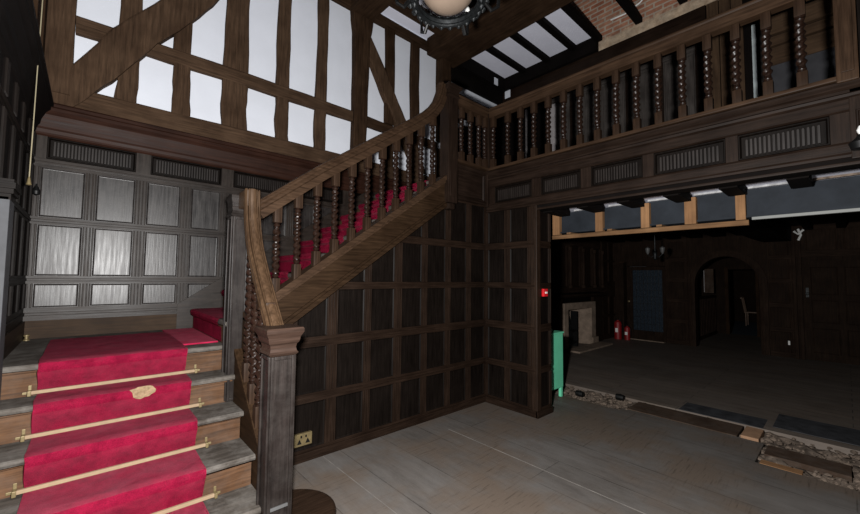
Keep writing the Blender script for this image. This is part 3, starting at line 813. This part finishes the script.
def sweep_rail(path, w, th, side, name, mat, parent):
    """path of 3D points; side = horizontal unit vector across the rail"""
    side = Vector(side); P = [Vector(p) for p in path]; rings = []
    for i, p in enumerate(P):
        tg = (P[min(i + 1, len(P) - 1)] - P[max(i - 1, 0)]).normalized()
        n = side.cross(tg).normalized()
        if n.z < 0: n = -n
        if abs(n.z) < 1e-3: n = n if n.dot(Vector((-1, -1, 0))) > 0 else -n
        rings.append([p + side * s + n * d for s, d in hand_prof(w, th)])
    mb = MB(); mb.loft(rings); return mb.build(name, mat, parent, smooth=True)
sweep_rail([(.845, y, z) for y, z in rp] + [(.845, 2.818, 2.115)], .104, .085, (1, 0, 0), 'swept_handrail', W('ramp', 'z'), lb)
mb = MB(); mb.box(.80, .89, 2.815, 3.004, 1.99, 2.112, bev=.01); mb.build('handrail_block', W('ramp', 'z'), lb)
for y in (2.42, 2.55, 2.68, 2.81):
    zb0 = srail(y) + .10
    zt0 = [z for yy, z in rp if yy >= y - .001][0] if y < 2.8 else 1.98
    zt0 = min(zt0 - .10, 1.98)
    bal_obj(lb, zt0 - zb0, (.845, y, zb0))

# upper balustrade
ub = empty('balustrade', (1.9, 2.97, 1.9), 'raking balustrade of twisted balusters up the upper flight', 'balustrade')
hr = [(.885, 2.028), (1.4, 2.425), (2.0, 2.848), (2.40, 3.13), (2.56, 3.25), (2.66, 3.345), (2.73, 3.44), (2.775, 3.55), (2.80, 3.66)]
sweep_rail([(x, 2.965, z) for x, z in hr], .10, .12, (0, 1, 0), 'handrail', W('hand', 'x'), ub)
def zhr(x):
    for (x0, z0), (x1, z1) in zip(hr, hr[1:]):
        if x0 <= x <= x1: return z0 + (z1 - z0) * (x - x0) / (x1 - x0)
    return hr[-1][1]
for k in range(11):
    x = 1.072 + .1633 * k
    b0 = zt(x) - .005
    bal_obj(ub, round(zhr(x) - .125 - b0, 2), (x, 2.965, b0))
mb = MB(); square_post(mb, 2.955, 2.965, .145, 2.33, 3.60)
mb.box(2.905, 3.005, 2.885, 2.895, 2.40, 3.45, bev=.003)
mb.build('newel_post', W('fascia', 'z'), ub)
mb = MB()
rings = []
for d, z in ((.0, 3.52), (.012, 3.53), (.012, 3.55), (.004, 3.56), (.008, 3.60), (.03, 3.63), (.035, 3.655), (.02, 3.67)):
    h = .0725 + d; rings.append([(2.955 - h, 2.965 - h, z), (2.955 + h, 2.965 - h, z), (2.955 + h, 2.965 + h, z), (2.955 - h, 2.965 + h, z)])
mb.loft(rings); mb.build('newel_cap', W('fascia', 'x'), ub)
mb = MB(); square_post(mb, 2.955, 2.965, .11, 2.26, 2.33, .02); mb.build('newel_pendant', W('fascia', 'z'), ub)

# gallery balustrade
gb = empty('balustrade', (XG, 1.5, 2.82), 'gallery balustrade of twisted balusters overhanging the dark opening', 'balustrade')
sweep_rail([(XG, y, 3.605) for y in (3.03, 2.0, 1.0, -.06)], .12, .12, (1, 0, 0), 'handrail', W('hand', 'y'), gb)
sweep_rail([(x, 2.965, 3.605) for x in (3.03, 3.3, 3.59)], .12, .12, (0, 1, 0), 'handrail', W('hand', 'x'), gb)
box('base_rail', W('hand', 'y'), gb, XG - .055, XG + .055, -.06, 3.02, 2.822, 2.855, bev=.008)
box('base_rail', W('hand', 'x'), gb, 3.03, XG - .056, 2.91, 3.02, 2.822, 2.855, bev=.008)
HB = 3.495 - 2.855
for k in range(15): bal_obj(gb, HB, (XG, 2.665 - .179 * k, 2.855))
for x in (3.16, 3.315, 3.47): bal_obj(gb, HB, (x, 2.965, 2.855))
mb = MB(); square_post(mb, XG, 2.965, .10, 2.80, 3.60); mb.build('corner_newel', W('fascia', 'z'), gb)
bal_obj(gb, HB, (XG - .075, 2.955, 2.855)); bal_obj(gb, HB, (XG - .01, 2.875, 2.855))
mb = MB(); mb.box(XG - .07, XG + .07, -.10, .0, 2.80, 4.4, bev=.008); mb.box(XG - .08, XG - .066, -.08, -.02, 2.86, 4.3, bev=.003)
mb.build('end_newel', W('hand', 'z'), gb)

# ------------------------------------------------------------------ hanging lantern near the top of the photograph
def torus(mb, c, R, r, sx=36, sy=8):
    rings = []
    for i in range(sx):
        a = 2 * PI * i / sx
        rings.append([(c[0] + (R + r * math.cos(2 * PI * k / sy)) * math.cos(a), c[1] + (R + r * math.cos(2 * PI * k / sy)) * math.sin(a), c[2] + r * math.sin(2 * PI * k / sy)) for k in range(sy)])
    rings.append(rings[0])
    R_ = [[mb.bm.verts.new(p) for p in q] for q in rings[:-1]]
    for i in range(sx):
        for k in range(sy):
            mb.bm.faces.new((R_[i][k], R_[(i + 1) % sx][k], R_[(i + 1) % sx][(k + 1) % sy], R_[i][(k + 1) % sy]))
LC = Vector((1.91, 1.94, 3.685))
cl = empty('chandelier', LC, 'iron hanging lamp with alabaster bowl and leafy ring near the ceiling', 'chandelier')
mb = MB(); mb.lathe([(.02, -.165), (.07, -.158), (.125, -.138), (.17, -.098), (.205, -.045), (.22, .03), (.19, .04), (.14, -.05), (.08, -.12), (.0, -.15)], LC, 32)
mb.build('glass_bowl', M['globe'], cl, smooth=True)
mb = MB(); torus(mb, LC + Vector((0, 0, -.10)), .255, .034); torus(mb, LC + Vector((0, 0, -.06)), .275, .018); torus(mb, LC + Vector((0, 0, -.14)), .235, .016)
for k in range(22):
    a = 2 * PI * k / 22
    for rr, dz, s in ((.29, -.10, .028), (.25, -.145, .024), (.262, -.06, .022)):
        c = LC + Vector((rr * math.cos(a + dz), rr * math.sin(a + dz), dz))
        mb.lathe([(.002, -s), (s * .7, -s * .5), (s, 0), (s * .6, s * .6), (.002, s)], c, 8)
mb.build('leafy_ring', M['iron'], cl, smooth=True)
for k in range(6):
    a = 2 * PI * k / 6 + .35
    d = Vector((math.cos(a), math.sin(a), 0))
    o = MB().tube([LC + d * .27 + Vector((0, 0, -.10)), LC + d * .33 + Vector((0, 0, -.17)), LC + d * .38 + Vector((0, 0, -.14)), LC + d * .39 + Vector((0, 0, -.02))], [.014, .016, .014, .012]).build('arm', M['blackmetal'], cl, smooth=True)
    mb = MB(); mb.lathe([(.005, -.03), (.034, -.01), (.036, 0), (.012, .004), (.012, .02)], LC + d * .39, 12); mb.build('drip_pan', M['blackmetal'], o, smooth=True)
    mb = MB(); mb.lathe([(.012, .02), (.019, .035), (.024, .055), (.018, .085), (.004, .11)], LC + d * .39, 12); mb.build('bulb', M['white'], o, smooth=True)
for k in range(3):
    a = 2 * PI * k / 3 + .2
    d = Vector((math.cos(a), math.sin(a), 0))
    MB().tube([LC + d * .24 + Vector((0, 0, .03)), LC + d * .12 + Vector((0, 0, .45)), LC + Vector((0, 0, .85))], .008).build('chain', M['iron'], cl)
MB().tube([LC + Vector((0, 0, .85)), (LC.x, LC.y, CEIL)], .010).build('rod', M['iron'], cl)

# pull cords by the left wall
pc = empty('pull_cord', (-.29, 3.4, 2.06), 'thin pale light-pull cord with brass end beside the panelled landing', 'pull cord')
MB().tube([(-.285, 3.4, 4.9), (-.295, 3.4, 3.3), (-.298, 3.4, 2.42)], .0028, 6).build('cord', M['cordwhite'], pc)
MB().tube([(-.298, 3.4, 2.42), (-.300, 3.4, 2.09)], .0032, 8).build('tube', M['cordwhite'], pc)
mb = MB(); mb.lathe([(.004, .05), (.007, .035), (.011, .01), (.014, -.0), (.0, -.004)], (-.300, 3.4, 2.05), 12); mb.build('brass_end', M['brass'], pc, smooth=True)
cm = empty('ceiling_mount', (0, 0, 0), '', 'x'); bpy.data.objects.remove(cm)
kb = MB().lathe([(.004, .055), (.006, .04), (.016, .02), (.026, -.005), (.022, -.03), (.0, -.042)], (-.34, YB - .05, 2.165), 14).build('coat_hook', M['blackmetal'], None, smooth=True)
tag(kb, 'small black drop knob on the panelled back wall beside the pull cord', 'knob')
ds = empty('door_stop', (-.335, 4.28, ZL), 'small brass door stop on the landing corner', 'door stop')
mb = MB(); mb.lathe([(.0, 0), (.02, 0), (.018, .008), (.011, .012), (.011, .03), (.018, .033), (.018, .045), (.0, .048)], (-.335, 4.30, ZL), 16); mb.build('post', M['brass'], ds, smooth=True)

# socket
so = empty('wall_socket', (1.345, YU - .01, .18), 'brass double socket low on the dark panelling beside the newel', 'socket')
box('plate', M['brass'], so, 1.272, 1.418, YU - .018, YU + .01, .135, .232, bev=.004)
for x in (1.31, 1.38):
    mb = MB(); mb.prism([(x - .018, YU - .024, .155), (x + .018, YU - .024, .155), (x, YU - .024, .192)], (0, .007, 0)); mb.build('outlet', M['blackmetal'], so)
for x in (1.325, 1.365): box('switch', M['blackmetal'], so, x - .006, x + .006, YU - .023, YU - .017, .2, .217)

# red fire call point
ca = empty('fire_call_point', (3.79, 2.262, 1.345), 'red break-glass fire call point on the end of the pier', 'fire alarm')
box('case', M['redplastic'], ca, 3.748, 3.828, 2.25, 2.283, 1.302, 1.388, bev=.006)
box('glass', M['white'], ca, 3.768, 3.812, 2.246, 2.251, 1.335, 1.356, bev=.002)

# green cabinet edge behind the pier
gc = empty('green_cabinet', (4.2, 2.55, 0), 'bright green painted cabinet standing behind the pier', 'cabinet')
box('body', M['green'], gc, 3.99, 4.585, 2.485, 2.88, .12, .80, bev=.006)
box('top', M['green'], gc, 3.98, 4.60, 2.475, 2.89, .80, .822, bev=.006)
for x in (4.02, 4.555):
    for y in (2.505, 2.85): box('leg', M['green'], gc, x - .018, x + .018, y - .018, y + .018, 0, .12)
jar = empty('glass_jar', (4.37, 2.55, .822), 'little pale pot standing on the green cabinet', 'pot')
mb = MB(); mb.lathe([(0, 0), (.03, 0), (.033, .02), (.03, .045), (.022, .05)], (4.37, 2.55, .824), 14); mb.build('body', M['cable'], jar, smooth=True)
mb = MB(); mb.lathe([(.026, .05), (.026, .065), (0, .067)], (4.37, 2.55, .824), 14); mb.build('lid', M['cordwhite'], jar, smooth=True)

# ------------------------------------------------------------------ floor trench bits
tag(MB().box(4.705, 5.08, .76, 1.76, -.02, .006, bev=.003).build('floor_board', W('board', 'y'), None), 'wide brown board laid over the opened floor trench', 'board')
tag(MB().box(4.72, 5.06, .60, .735, -.05, .02, bev=.008).build('pink_block', M['pinkblock'], None), 'pinkish masonry block in the floor trench at the end of the brown board', 'block')
tag(MB().box(4.42, 4.68, .02, .53, -.04, .004, bev=.003).build('floor_board', W('board', 'y'), None), 'loose narrow board beside the rubble on the hall side of the trench', 'board')
tag(MB().box(4.20, 4.30, .28, .535, -.05, -.008, bev=.003).build('timber_offcut', W('pine', 'y'), None), 'pale timber offcut at the notch in the floor boards', 'offcut')
def rock(mb, c, s):
    bm2 = bmesh.new(); bmesh.ops.create_icosphere(bm2, subdivisions=1, radius=1)
    sc = (s * random.uniform(.7, 1.4), s * random.uniform(.7, 1.4), s * random.uniform(.4, .8))
    mp = {}
    for v in bm2.verts:
        mp[v] = mb.bm.verts.new((c[0] + v.co.x * sc[0] * random.uniform(.75, 1.15), c[1] + v.co.y * sc[1] * random.uniform(.75, 1.15), c[2] + v.co.z * sc[2] * random.uniform(.75, 1.1)))
    for f in bm2.faces: mb.bm.faces.new([mp[v] for v in f.verts])
    bm2.free()
mb = MB()
for k in range(700):
    y = random.choice((random.uniform(1.75, 2.95), random.uniform(-.6, .6), random.uniform(-.6, .6)))
    x = random.uniform(4.62, 5.13) if y > 1 else random.uniform(4.19, 5.13)
    s = random.choice((.010, .014, .018, .024, .034))
    if y < .56 and x > 4.40 and x < 4.72 and y > 0: continue
    if y > .26 and x < 4.33 and y < .6: continue
    rock(mb, (x, y, -.035 + random.uniform(0, .02)), s)
tag(mb.build('rubble', M['rubble'], None), 'heaps of broken stone and mortar rubble filling the floor trench', 'rubble', kind='stuff')
for k, (x, y, a) in enumerate(((4.75, 2.35, .3), (5.0, 1.95, 1.2))):
    mb = MB(); mb.lathe([(.0, -.05), (.035, -.045), (.04, 0), (.035, .045), (0, .05)], (x, y, .03), 10, axis='y')
    tag(mb.build('debris_lump', M['blackmetal'], None, smooth=True), ['black lump lying on the rubble nearest the green cabinet', 'black lump on the rubble next to the brown board'][k], 'debris', 'black lumps on the rubble')

# ------------------------------------------------------------------ the dark room beyond
rf = structure('wall_fireplace', (0, 0, 0), 'dark panelled fireplace wall of the unlit room', 'wall')
mb = MB()
for a, b, c, d in ((4.0, 7.62, 0, 2.75), (8.72, 10.6, 0, 2.75), (7.62, 8.72, .88, 2.75)): mb.box(a, b, YF + .02, YF + .2, c, d)
mb.build('wall_core', W('black', 'x'), rf)
FF = Frame((0, YF, 0), (1, 0, 0), (0, -1, 0))
panelling(rf, FF, [(9.55, 9.87), (9.93, 10.22)], [(.12, .55), (.62, 1.05), (1.45, 1.95), (2.0, 2.45)], [(0, .12), (.55, .62), (1.05, 1.45), (1.95, 2.0), (2.45, 2.6)], W('room', 'z'), 'roomrail', 'x', stiles=(9.45, 10.29))
panelling(rf, FF, [(7.35, 7.75), (7.90, 8.35), (8.5, 8.95), (9.05, 9.4)], [(1.32, 2.25)], [(1.20, 1.32), (2.25, 2.45)], W('room', 'z'), 'roomrail', 'x', stiles=(7.25, 9.45), prof=FIELD)
for x in (7.28, 7.82, 8.43, 9.0, 9.43):
    mb = MB(); mb.lathe([(.05, 1.30), (.05, 1.36), (.03, 1.38), (.038, 1.6), (.034, 1.9), (.03, 2.1), (.05, 2.13), (.05, 2.2)], (x, YF - .05, 0), 10); mb.build('column', W('roomrail', 'z'), rf, smooth=True)
fp = empty('fireplace', (8.2, YF, 0), 'stone fireplace with splayed cheeks under a dark mantelshelf', 'fireplace')
mb = MB()
mb.box(7.46, 7.62, YF - .10, YF + .15, 0, .98); mb.box(8.72, 8.92, YF - .10, YF + .15, 0, .98); mb.box(7.62, 8.72, YF - .10, YF + .15, .84, .98)
mb.prism([(8.72, YF - .09, 0), (8.72, YF + .5, 0), (8.45, YF + .5, 0)], (0, 0, .84))
mb.prism([(7.62, YF - .09, 0), (7.62, YF + .5, 0), (7.80, YF + .5, 0)], (0, 0, .84))
mb.box(8.70, 8.97, YF - .14, YF + .05, 0, .16)
mb.build('surround', M['stone'], fp)
box('fireback', M['soot'], fp, 7.4, 9.0, YF + .5, YF + .6, 0, 1.2)
mb = MB()
for k in range(9): mb.box(7.66 + k * .06, 7.675 + k * .06, YF + .12, YF + .14, .1, .36)
mb.box(7.64, 8.18, YF - .03, YF + .13, .34, .37); mb.box(7.64, 8.18, YF - .03, YF + .30, .09, .12)
mb.box(7.64, 7.67, YF - .03, YF + .13, 0, .78); mb.box(8.15, 8.18, YF - .03, YF + .13, 0, .78)
mb.build('grate', M['blackmetal'], fp)
mb = MB(); mb.lathe([(.0, .1), (.13, .1), (.15, .3), (.11, .5), (.08, .72), (0, .76)], (7.93, YF + .14, 0), 14); mb.build('stove_canopy', M['iron'], fp, smooth=True)
mb = MB(); profile_sweep(mb, FF, [(-.02, 1.08), (.10, 1.09), (.12, 1.11), (.16, 1.13), (.16, 1.17), (-.02, 1.18)], 7.25, 9.45); mb.build('mantelshelf', W('room', 'x'), fp)
mb = MB(); fbox(mb, FF, 7.28, 7.46, -.02, .06, 0, 1.08, .008); mb.build('pilaster', W('timberdark', 'z'), fp)
mb = MB(); fbox(mb, FF, 8.93, 9.42, -.02, .05, 0, 1.08, .008); mb.build('pilaster', W('room', 'z'), fp)
box('hearth', M['stone'], fp, 7.4, 9.0, YF - .45, YF - .14, 0, .035, bev=.006)

rw = structure('wall_far', (0, 0, 0), 'far wall of the dark room with archway and doors', 'wall')
mb = MB()
FX = Frame((XR, 0, 0), (0, 1, 0), (-1, 0, 0))
AY0, AY1, ASP, ATOP = 1.21, 2.33, 1.42, 2.03
mb.box(XR + .02, XR + .22, 3.80, 4.4, 0, 2.75); mb.box(XR + .02, XR + .22, AY1, 2.92, 0, 2.75); mb.box(XR + .02, XR + .22, 2.92, 3.80, 1.84, 2.75)
mb.box(XR + .02, XR + .22, .56, AY0, 0, 2.75); mb.box(XR + .02, XR + .22, -3, -.42, 0, 2.75); mb.box(XR + .02, XR + .22, -.42, .56, 1.90, 2.75)
arc = [(AY0 + (AY1 - AY0) * (.5 - .5 * math.cos(PI * k / 20)), ASP + (ATOP - ASP) * math.sin(PI * k / 20)) for k in range(21)]
for (ya, za), (yb_, zb2) in zip(arc, arc[1:]):
    mb.prism([(XR + .02, ya, za), (XR + .02, yb_, zb2), (XR + .02, yb_, 2.75), (XR + .02, ya, 2.75)], (.2, 0, 0))
mb.build('wall_core', W('room', 'z'), rw)
# arch moulding
inner = [(AY1, 0)] + [(y, z) for y, z in arc[::-1]] + [(AY0, 0)]
mb = MB(); cy = (AY0 + AY1) / 2
rings = []
for y, z in inner:
    d = Vector((y - cy, max(z - ASP, 0))); d = d.normalized() if d.length else d
    o = (y + d.x * .13, z + d.y * .13)
    rings.append([(XR + .03, y, z), (XR - .02, y, z), (XR - .03, (y * .6 + o[0] * .4), (z * .6 + o[1] * .4)), (XR - .02, o[0], o[1]), (XR + .03, o[0], o[1])])
mb.loft(rings); mb.build('arch_moulding', W('roomrail', 'z'), rw)
panelling(rw, FX, [(2.54, 2.84)], [(.1, .5), (.58, .98), (1.06, 1.46), (1.54, 1.94), (2.02, 2.4)], [(0, .1), (.5, .58), (.98, 1.06), (1.46, 1.54), (1.94, 2.02), (2.4, 2.6)], W('room', 'z'), 'roomrail', 'y', stiles=(2.47, 2.92))
panelling(rw, FX, [(.76, 1.06)], [(.1, .5), (.58, .98), (1.06, 1.46), (1.54, 1.94), (2.02, 2.4)], [(0, .1), (.5, .58), (.98, 1.06), (1.46, 1.54), (1.94, 2.02), (2.4, 2.6)], W('room', 'z'), 'roomrail', 'y', stiles=(.70, 1.07))
panelling(rw, FX, [(-.36, -.0), (.10, .50)], [(2.10, 2.50)], [(1.98, 2.10), (2.50, 2.58)], W('roomrail', 'z'), 'roomrail', 'y', stiles=(-.6, .66))
for y in (.60, .68): box('pilaster', W('roomrail', 'z'), rw, XR - .05, XR + .02, y - .025, y + .025, 0, 2.45, bev=.006)
sw = MB().box(XR - .012, XR, .78, .81, .25, .33).build('wall_plate_switch', M['white'], rw)
# glazed door
d1 = structure('door_1', (XR, 3.4, 0), 'leaded glass door in the far wall of the dark room', 'door')
for a, b, c, d in ((2.92, 2.99, .02, 1.83), (3.66, 3.80, .02, 1.83), (2.99, 3.66, .02, .24), (2.99, 3.66, 1.74, 1.83)):
    box('frame', W('room', 'z'), d1, XR - .01, XR + .05, a, b, c, d, bev=.005)
box('pane', M['blueglass'], d1, XR + .015, XR + .03, 2.99, 3.66, .24, 1.74)
mb = MB()
for k in range(1, 8): mb.box(XR + .008, XR + .016, 2.99 + k * .0838 - .004, 2.99 + k * .0838 + .004, .24, 1.74)
for k in range(1, 9): mb.box(XR + .008, XR + .016, 2.99, 3.66, .24 + k * .1667 - .004, .24 + k * .1667 + .004)
mb.build('lead_cames', M['blackmetal'], d1)
mb = MB(); mb.lathe([(.012, 0), (.02, -.03), (.025, -.05), (.0, -.06)], (XR - .01, 3.74, .95), 10, axis='x'); mb.build('handle', M['brass'], d1, smooth=True)
box('threshold', M['stone'], d1, XR - .08, XR + .05, 2.96, 3.72, 0, .02)
box('architrave', W('room', 'z'), d1, XR - .22, XR - .012, 3.80, 3.86, 0, 1.92)
box('architrave_cap', W('timberdark', 'y'), d1, XR - .24, XR - .012, 3.78, 3.90, 1.92, 1.95)
# right door
d2 = structure('door_2', (XR, .1, 0), 'dark panelled door at the right of the far wall', 'door')
box('leaf', W('room', 'z'), d2, XR - .0, XR + .05, -.42, .56, .01, 1.90)
for y0, y1 in ((.10, .46), (-.34, .02)):
    for z0, z1 in ((.15, .62), (.72, 1.15), (1.25, 1.78)):
        mb = MB(); ringpanel(mb, Frame((XR - .003, 0, 0), (0, 1, 0), (-1, 0, 0)), y0, y1, z0, z1, FIELD); mb.build('door_panel', W('room', 'z'), d2)
mb = MB(); mb.box(XR - .015, XR, .49, .53, 1.20, 1.38); mb.lathe([(.01, 0), (.012, -.05), (.028, -.06), (.025, -.085), (0, -.09)], (XR - .01, .51, 1.27), 12, axis='x'); mb.build('handle', M['iron'], d2, smooth=True)
# ceiling of the room
rc = structure('ceiling.001', (0, 0, 0), 'low dark joisted ceiling of the unlit room', 'ceiling')
box('plaster', M['ceilplaster'], rc, 4.46, XR + .3, 1.15, 4.3, 2.60, 2.62)
box('bare_boards', W('room', 'x'), rc, 4.46, XR + .3, -3, 1.15, 2.60, 2.62)
for k in range(7):
    y = 3.95 - k * .42
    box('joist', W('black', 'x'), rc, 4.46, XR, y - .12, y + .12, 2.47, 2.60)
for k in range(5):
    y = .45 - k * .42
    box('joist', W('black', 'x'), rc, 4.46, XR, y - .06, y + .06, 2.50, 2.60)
mb = MB(); mb.loft([[(x, .70, 2.30 - .06 * math.sin(PI * (x - 4.46) / 5.84)), (x, 1.12, 2.30 - .06 * math.sin(PI * (x - 4.46) / 5.84)), (x, 1.12, 2.6), (x, .70, 2.6)] for x in [4.46 + 5.84 * k / 12 for k in range(13)]])
mb.build('girder', W('black', 'x'), rc)
rs = structure('wall_room_right', (0, 0, 0), 'hidden right-hand wall of the dark room', 'wall')
box('wall_core', W('black', 'x'), rs, XG + .35, XR + .3, -3.2, -3, 0, 2.7)
# passage and second room through the arch
ps = structure('wall_passage', (0, 0, 0), 'inner wall with a doorway seen through the archway', 'wall')
mb = MB()
mb.box(13.5, 13.7, 2.25, 3.4, 0, 2.6); mb.box(13.5, 13.7, .4, 1.66, 0, 2.6); mb.box(13.5, 13.7, 1.66, 2.25, 1.82, 2.6)
mb.box(10.5, 18.2, 3.2, 3.4, 0, 2.6); mb.box(10.5, 18.2, .2, .4, 0, 2.6); mb.box(18.0, 18.2, .4, 3.2, 0, 2.6)
mb.build('wall_core', W('room', 'z'), ps)
for a, b in ((2.25, 2.33), (1.60, 1.66)): box('door_frame', W('timberdark', 'z'), ps, 13.46, 13.52, a, b, 0, 1.88)
box('ceiling_boards', W('black', 'x'), ps, 10.5, 18.2, .2, 3.4, 2.6, 2.7)
pf = structure('floor.004', (0, 0, 0), 'passage floor and blue carpet beyond the archway', 'floor')
box('boards', M['roomfloor'], pf, 10.6, 13.6, .2, 3.4, -.1, 0)
box('blue_carpet', M['bluecarpet'], pf, 13.6, 18.2, .2, 3.4, -.1, 0)
sc_ = empty('spindle_screen', (11.3, 2.6, 0), 'dark spindle screen on the left inside the archway', 'screen')
box('rail', W('roomrail', 'x'), sc_, 10.6, 13.3, 2.50, 2.56, 1.02, 1.09); box('base', W('roomrail', 'x'), sc_, 10.6, 13.3, 2.50, 2.56, 0, .08)
for k in range(16): MB().box(10.7 + k * .17 - .018, 10.7 + k * .17 + .018, 2.515, 2.545, .08, 1.02, bev=.004).build('spindle', W('roomrail', 'z'), sc_)
pn = empty('hanging_panel', (12.0, 2.44, 1.2), 'pale brown panel with a light edge hanging inside the archway', 'panel')
box('board', W('board', 'z'), pn, 11.92, 11.95, 2.29, 2.48, 1.18, 1.80); box('edge', M['cable'], pn, 11.90, 11.955, 2.48, 2.495, 1.20, 1.76)
ch = empty('spindle_chair', (16.6, 2.15, 0), 'pale wooden spindle-back chair on the blue carpet through the arch', 'chair')
box('seat', M['chairwood'], ch, 16.38, 16.82, 1.92, 2.34, .43, .47, bev=.015)
for x in (16.41, 16.79):
    for y in (1.96, 2.30): MB().tube([(x, y, 0), (x, y, .43)], [.016, .022], 8).build('leg', M['chairwood'], ch)
for k in range(5): MB().tube([(16.42 + k * .09, 2.33, .46), (16.41 + k * .095, 2.40, .92)], .011, 8).build('spindle', M['chairwood'], ch)
MB().tube([(16.36, 2.40, .92), (16.6, 2.43, .96), (16.84, 2.40, .92)], .025, 8).build('top_rail', M['chairwood'], ch)
MB().tube([(16.41, 1.96, .2), (16.79, 1.96, .2)], .011, 8).build('stretcher', M['chairwood'], ch)
# extinguishers by the glazed door
def extinguisher(x, y, h, r, label):
    o = empty('fire_extinguisher', (x, y, 0), label, 'fire extinguisher', 'fire extinguishers by the glazed door')
    mb = MB(); mb.lathe([(0, 0), (r, 0), (r, h * .78), (r * .85, h * .86), (r * .35, h * .92), (r * .3, h * .95)], (x, y, 0), 16); mb.build('cylinder', M['reddark'], o, smooth=True)
    box('valve', M['blackmetal'], o, x - .02, x + .02, y - .05, y + .03, h * .95, h, bev=.004)
    box('label_plate', M['white'], o, x - r - .004, x - r + .01, y - .03, y + .03, h * .35, h * .55)
    MB().tube([(x, y - .05, h * .97), (x - .02, y - r - .03, h * .8), (x - .02, y - r - .02, h * .35)], .010, 8).build('hose', M['blackmetal'], o)
extinguisher(10.02, 3.93, .50, .085, 'taller red fire extinguisher left of the glazed door')
extinguisher(10.05, 3.72, .36, .065, 'smaller red fire extinguisher nearer the glazed door')
# far chandelier
fc = empty('chandelier', (7.0, 2.13, 1.83), 'small two-light pendant hanging in the dark room', 'chandelier')
MB().tube([(7, 2.13, 2.50), (7, 2.13, 1.95)], .008, 6).build('rod', M['iron'], fc)
mb = MB(); mb.lathe([(0, 1.83), (.03, 1.85), (.022, 1.9), (.035, 1.95), (0, 1.99)], (7, 2.13, 0), 12); mb.build('boss', M['iron'], fc, smooth=True)
for s in (-1, 1):
    a = MB().tube([(7, 2.13, 1.92), (7, 2.13 + s * .06, 1.88), (7, 2.13 + s * .11, 1.93)], .007, 6).build('arm', M['iron'], fc)
    mb = MB(); mb.lathe([(.01, 1.93), (.03, 1.97), (.04, 2.03), (.0, 2.06)], (7, 2.13 + s * .11, 0), 12); mb.build('lamp_shade', M['dimglass'], a, smooth=True)
# cable over the brickwork and paper scrap over the door
tag(MB().tube([(XW - .02, 2.32, 5.52), (XW - .03, 2.1, 5.50), (XW - .03, 1.9, 5.56), (XW - .02, 1.78, 5.66)], .012, 6).build('cable', M['white'], None), 'white cable looped across the exposed brickwork', 'cable')
ps_ = MB(); ps_.tube([(XR - .08, .60, 2.52), (XR - .1, .56, 2.40), (XR - .09, .60, 2.30)], .02, 6); ps_.tube([(XR - .1, .52, 2.50), (XR - .1, .60, 2.42), (XR - .1, .66, 2.48)], .02, 6)
tag(ps_.build('torn_paper', M['white'], None), 'torn white scrap hanging above the right-hand door', 'scrap')
# wall light at the right edge of the gallery front
wl_ = empty('wall_lamp', (XG - .04, -.10, 2.42), 'small black wall lamp with white bulb at the right end of the gallery front', 'lamp')
mb = MB(); mb.lathe([(.0, -.05), (.05, -.04), (.062, 0), (.03, .03), (.02, .05)], (XG - .08, -.098, 2.38), 14); mb.build('holder', M['blackmetal'], wl_, smooth=True)
mb = MB(); mb.lathe([(.012, 0), (.02, .015), (.024, .03), (.014, .055), (.0, .06)], (XG - .08, -.098, 2.43), 12); mb.build('bulb', M['white'], wl_, smooth=True)
MB().tube([(XG - .08, -.098, 2.36), (XG - .04, -.1, 2.34), (XG - .01, -.1, 2.38)], .010, 8).build('bracket', M['blackmetal'], wl_)

# ------------------------------------------------------------------ camera
cam = bpy.data.cameras.new('camera'); co = bpy.data.objects.new('camera', cam); COL.objects.link(co)
cam.sensor_width = 36; cam.sensor_fit = 'HORIZONTAL'; cam.lens = 376.54 / 860 * 36
cam.clip_start = .02
f = Vector((.67020781, .74018068, .0543512)); u = Vector((-.04447514, -.03304616, .99846378)); r = Vector((.7408397, -.6715955, .01077185))
co.matrix_world = Matrix(((r.x, u.x, -f.x, 0), (r.y, u.y, -f.y, 0), (r.z, u.z, -f.z, 1.5), (0, 0, 0, 1)))
SC.camera = co

# ------------------------------------------------------------------ light: photographer's flash just left of the camera, faint daylight behind
fl_ = bpy.data.lights.new('flash', 'SPOT'); fo = bpy.data.objects.new('flash', fl_); COL.objects.link(fo)
fl_.energy = 900; fl_.shadow_soft_size = .05; fl_.spot_size = math.radians(165); fl_.spot_blend = .35; fl_.color = (1, .985, .97)
fo.location = (.12, .36, 1.62)
fo.rotation_euler = Vector((.62, .76, .17)).to_track_quat('-Z', 'Y').to_euler()
wd = bpy.data.worlds.new('world'); SC.world = wd; wd.use_nodes = True
bg = wd.node_tree.nodes['Background']; bg.inputs[0].default_value = (.9, .93, 1, 1); bg.inputs[1].default_value = .035

SC.view_settings.view_transform = 'Standard'; SC.view_settings.look = 'None'
SC.view_settings.gamma = 1; SC.view_settings.use_curve_mapping = False; SC.view_settings.exposure = 0
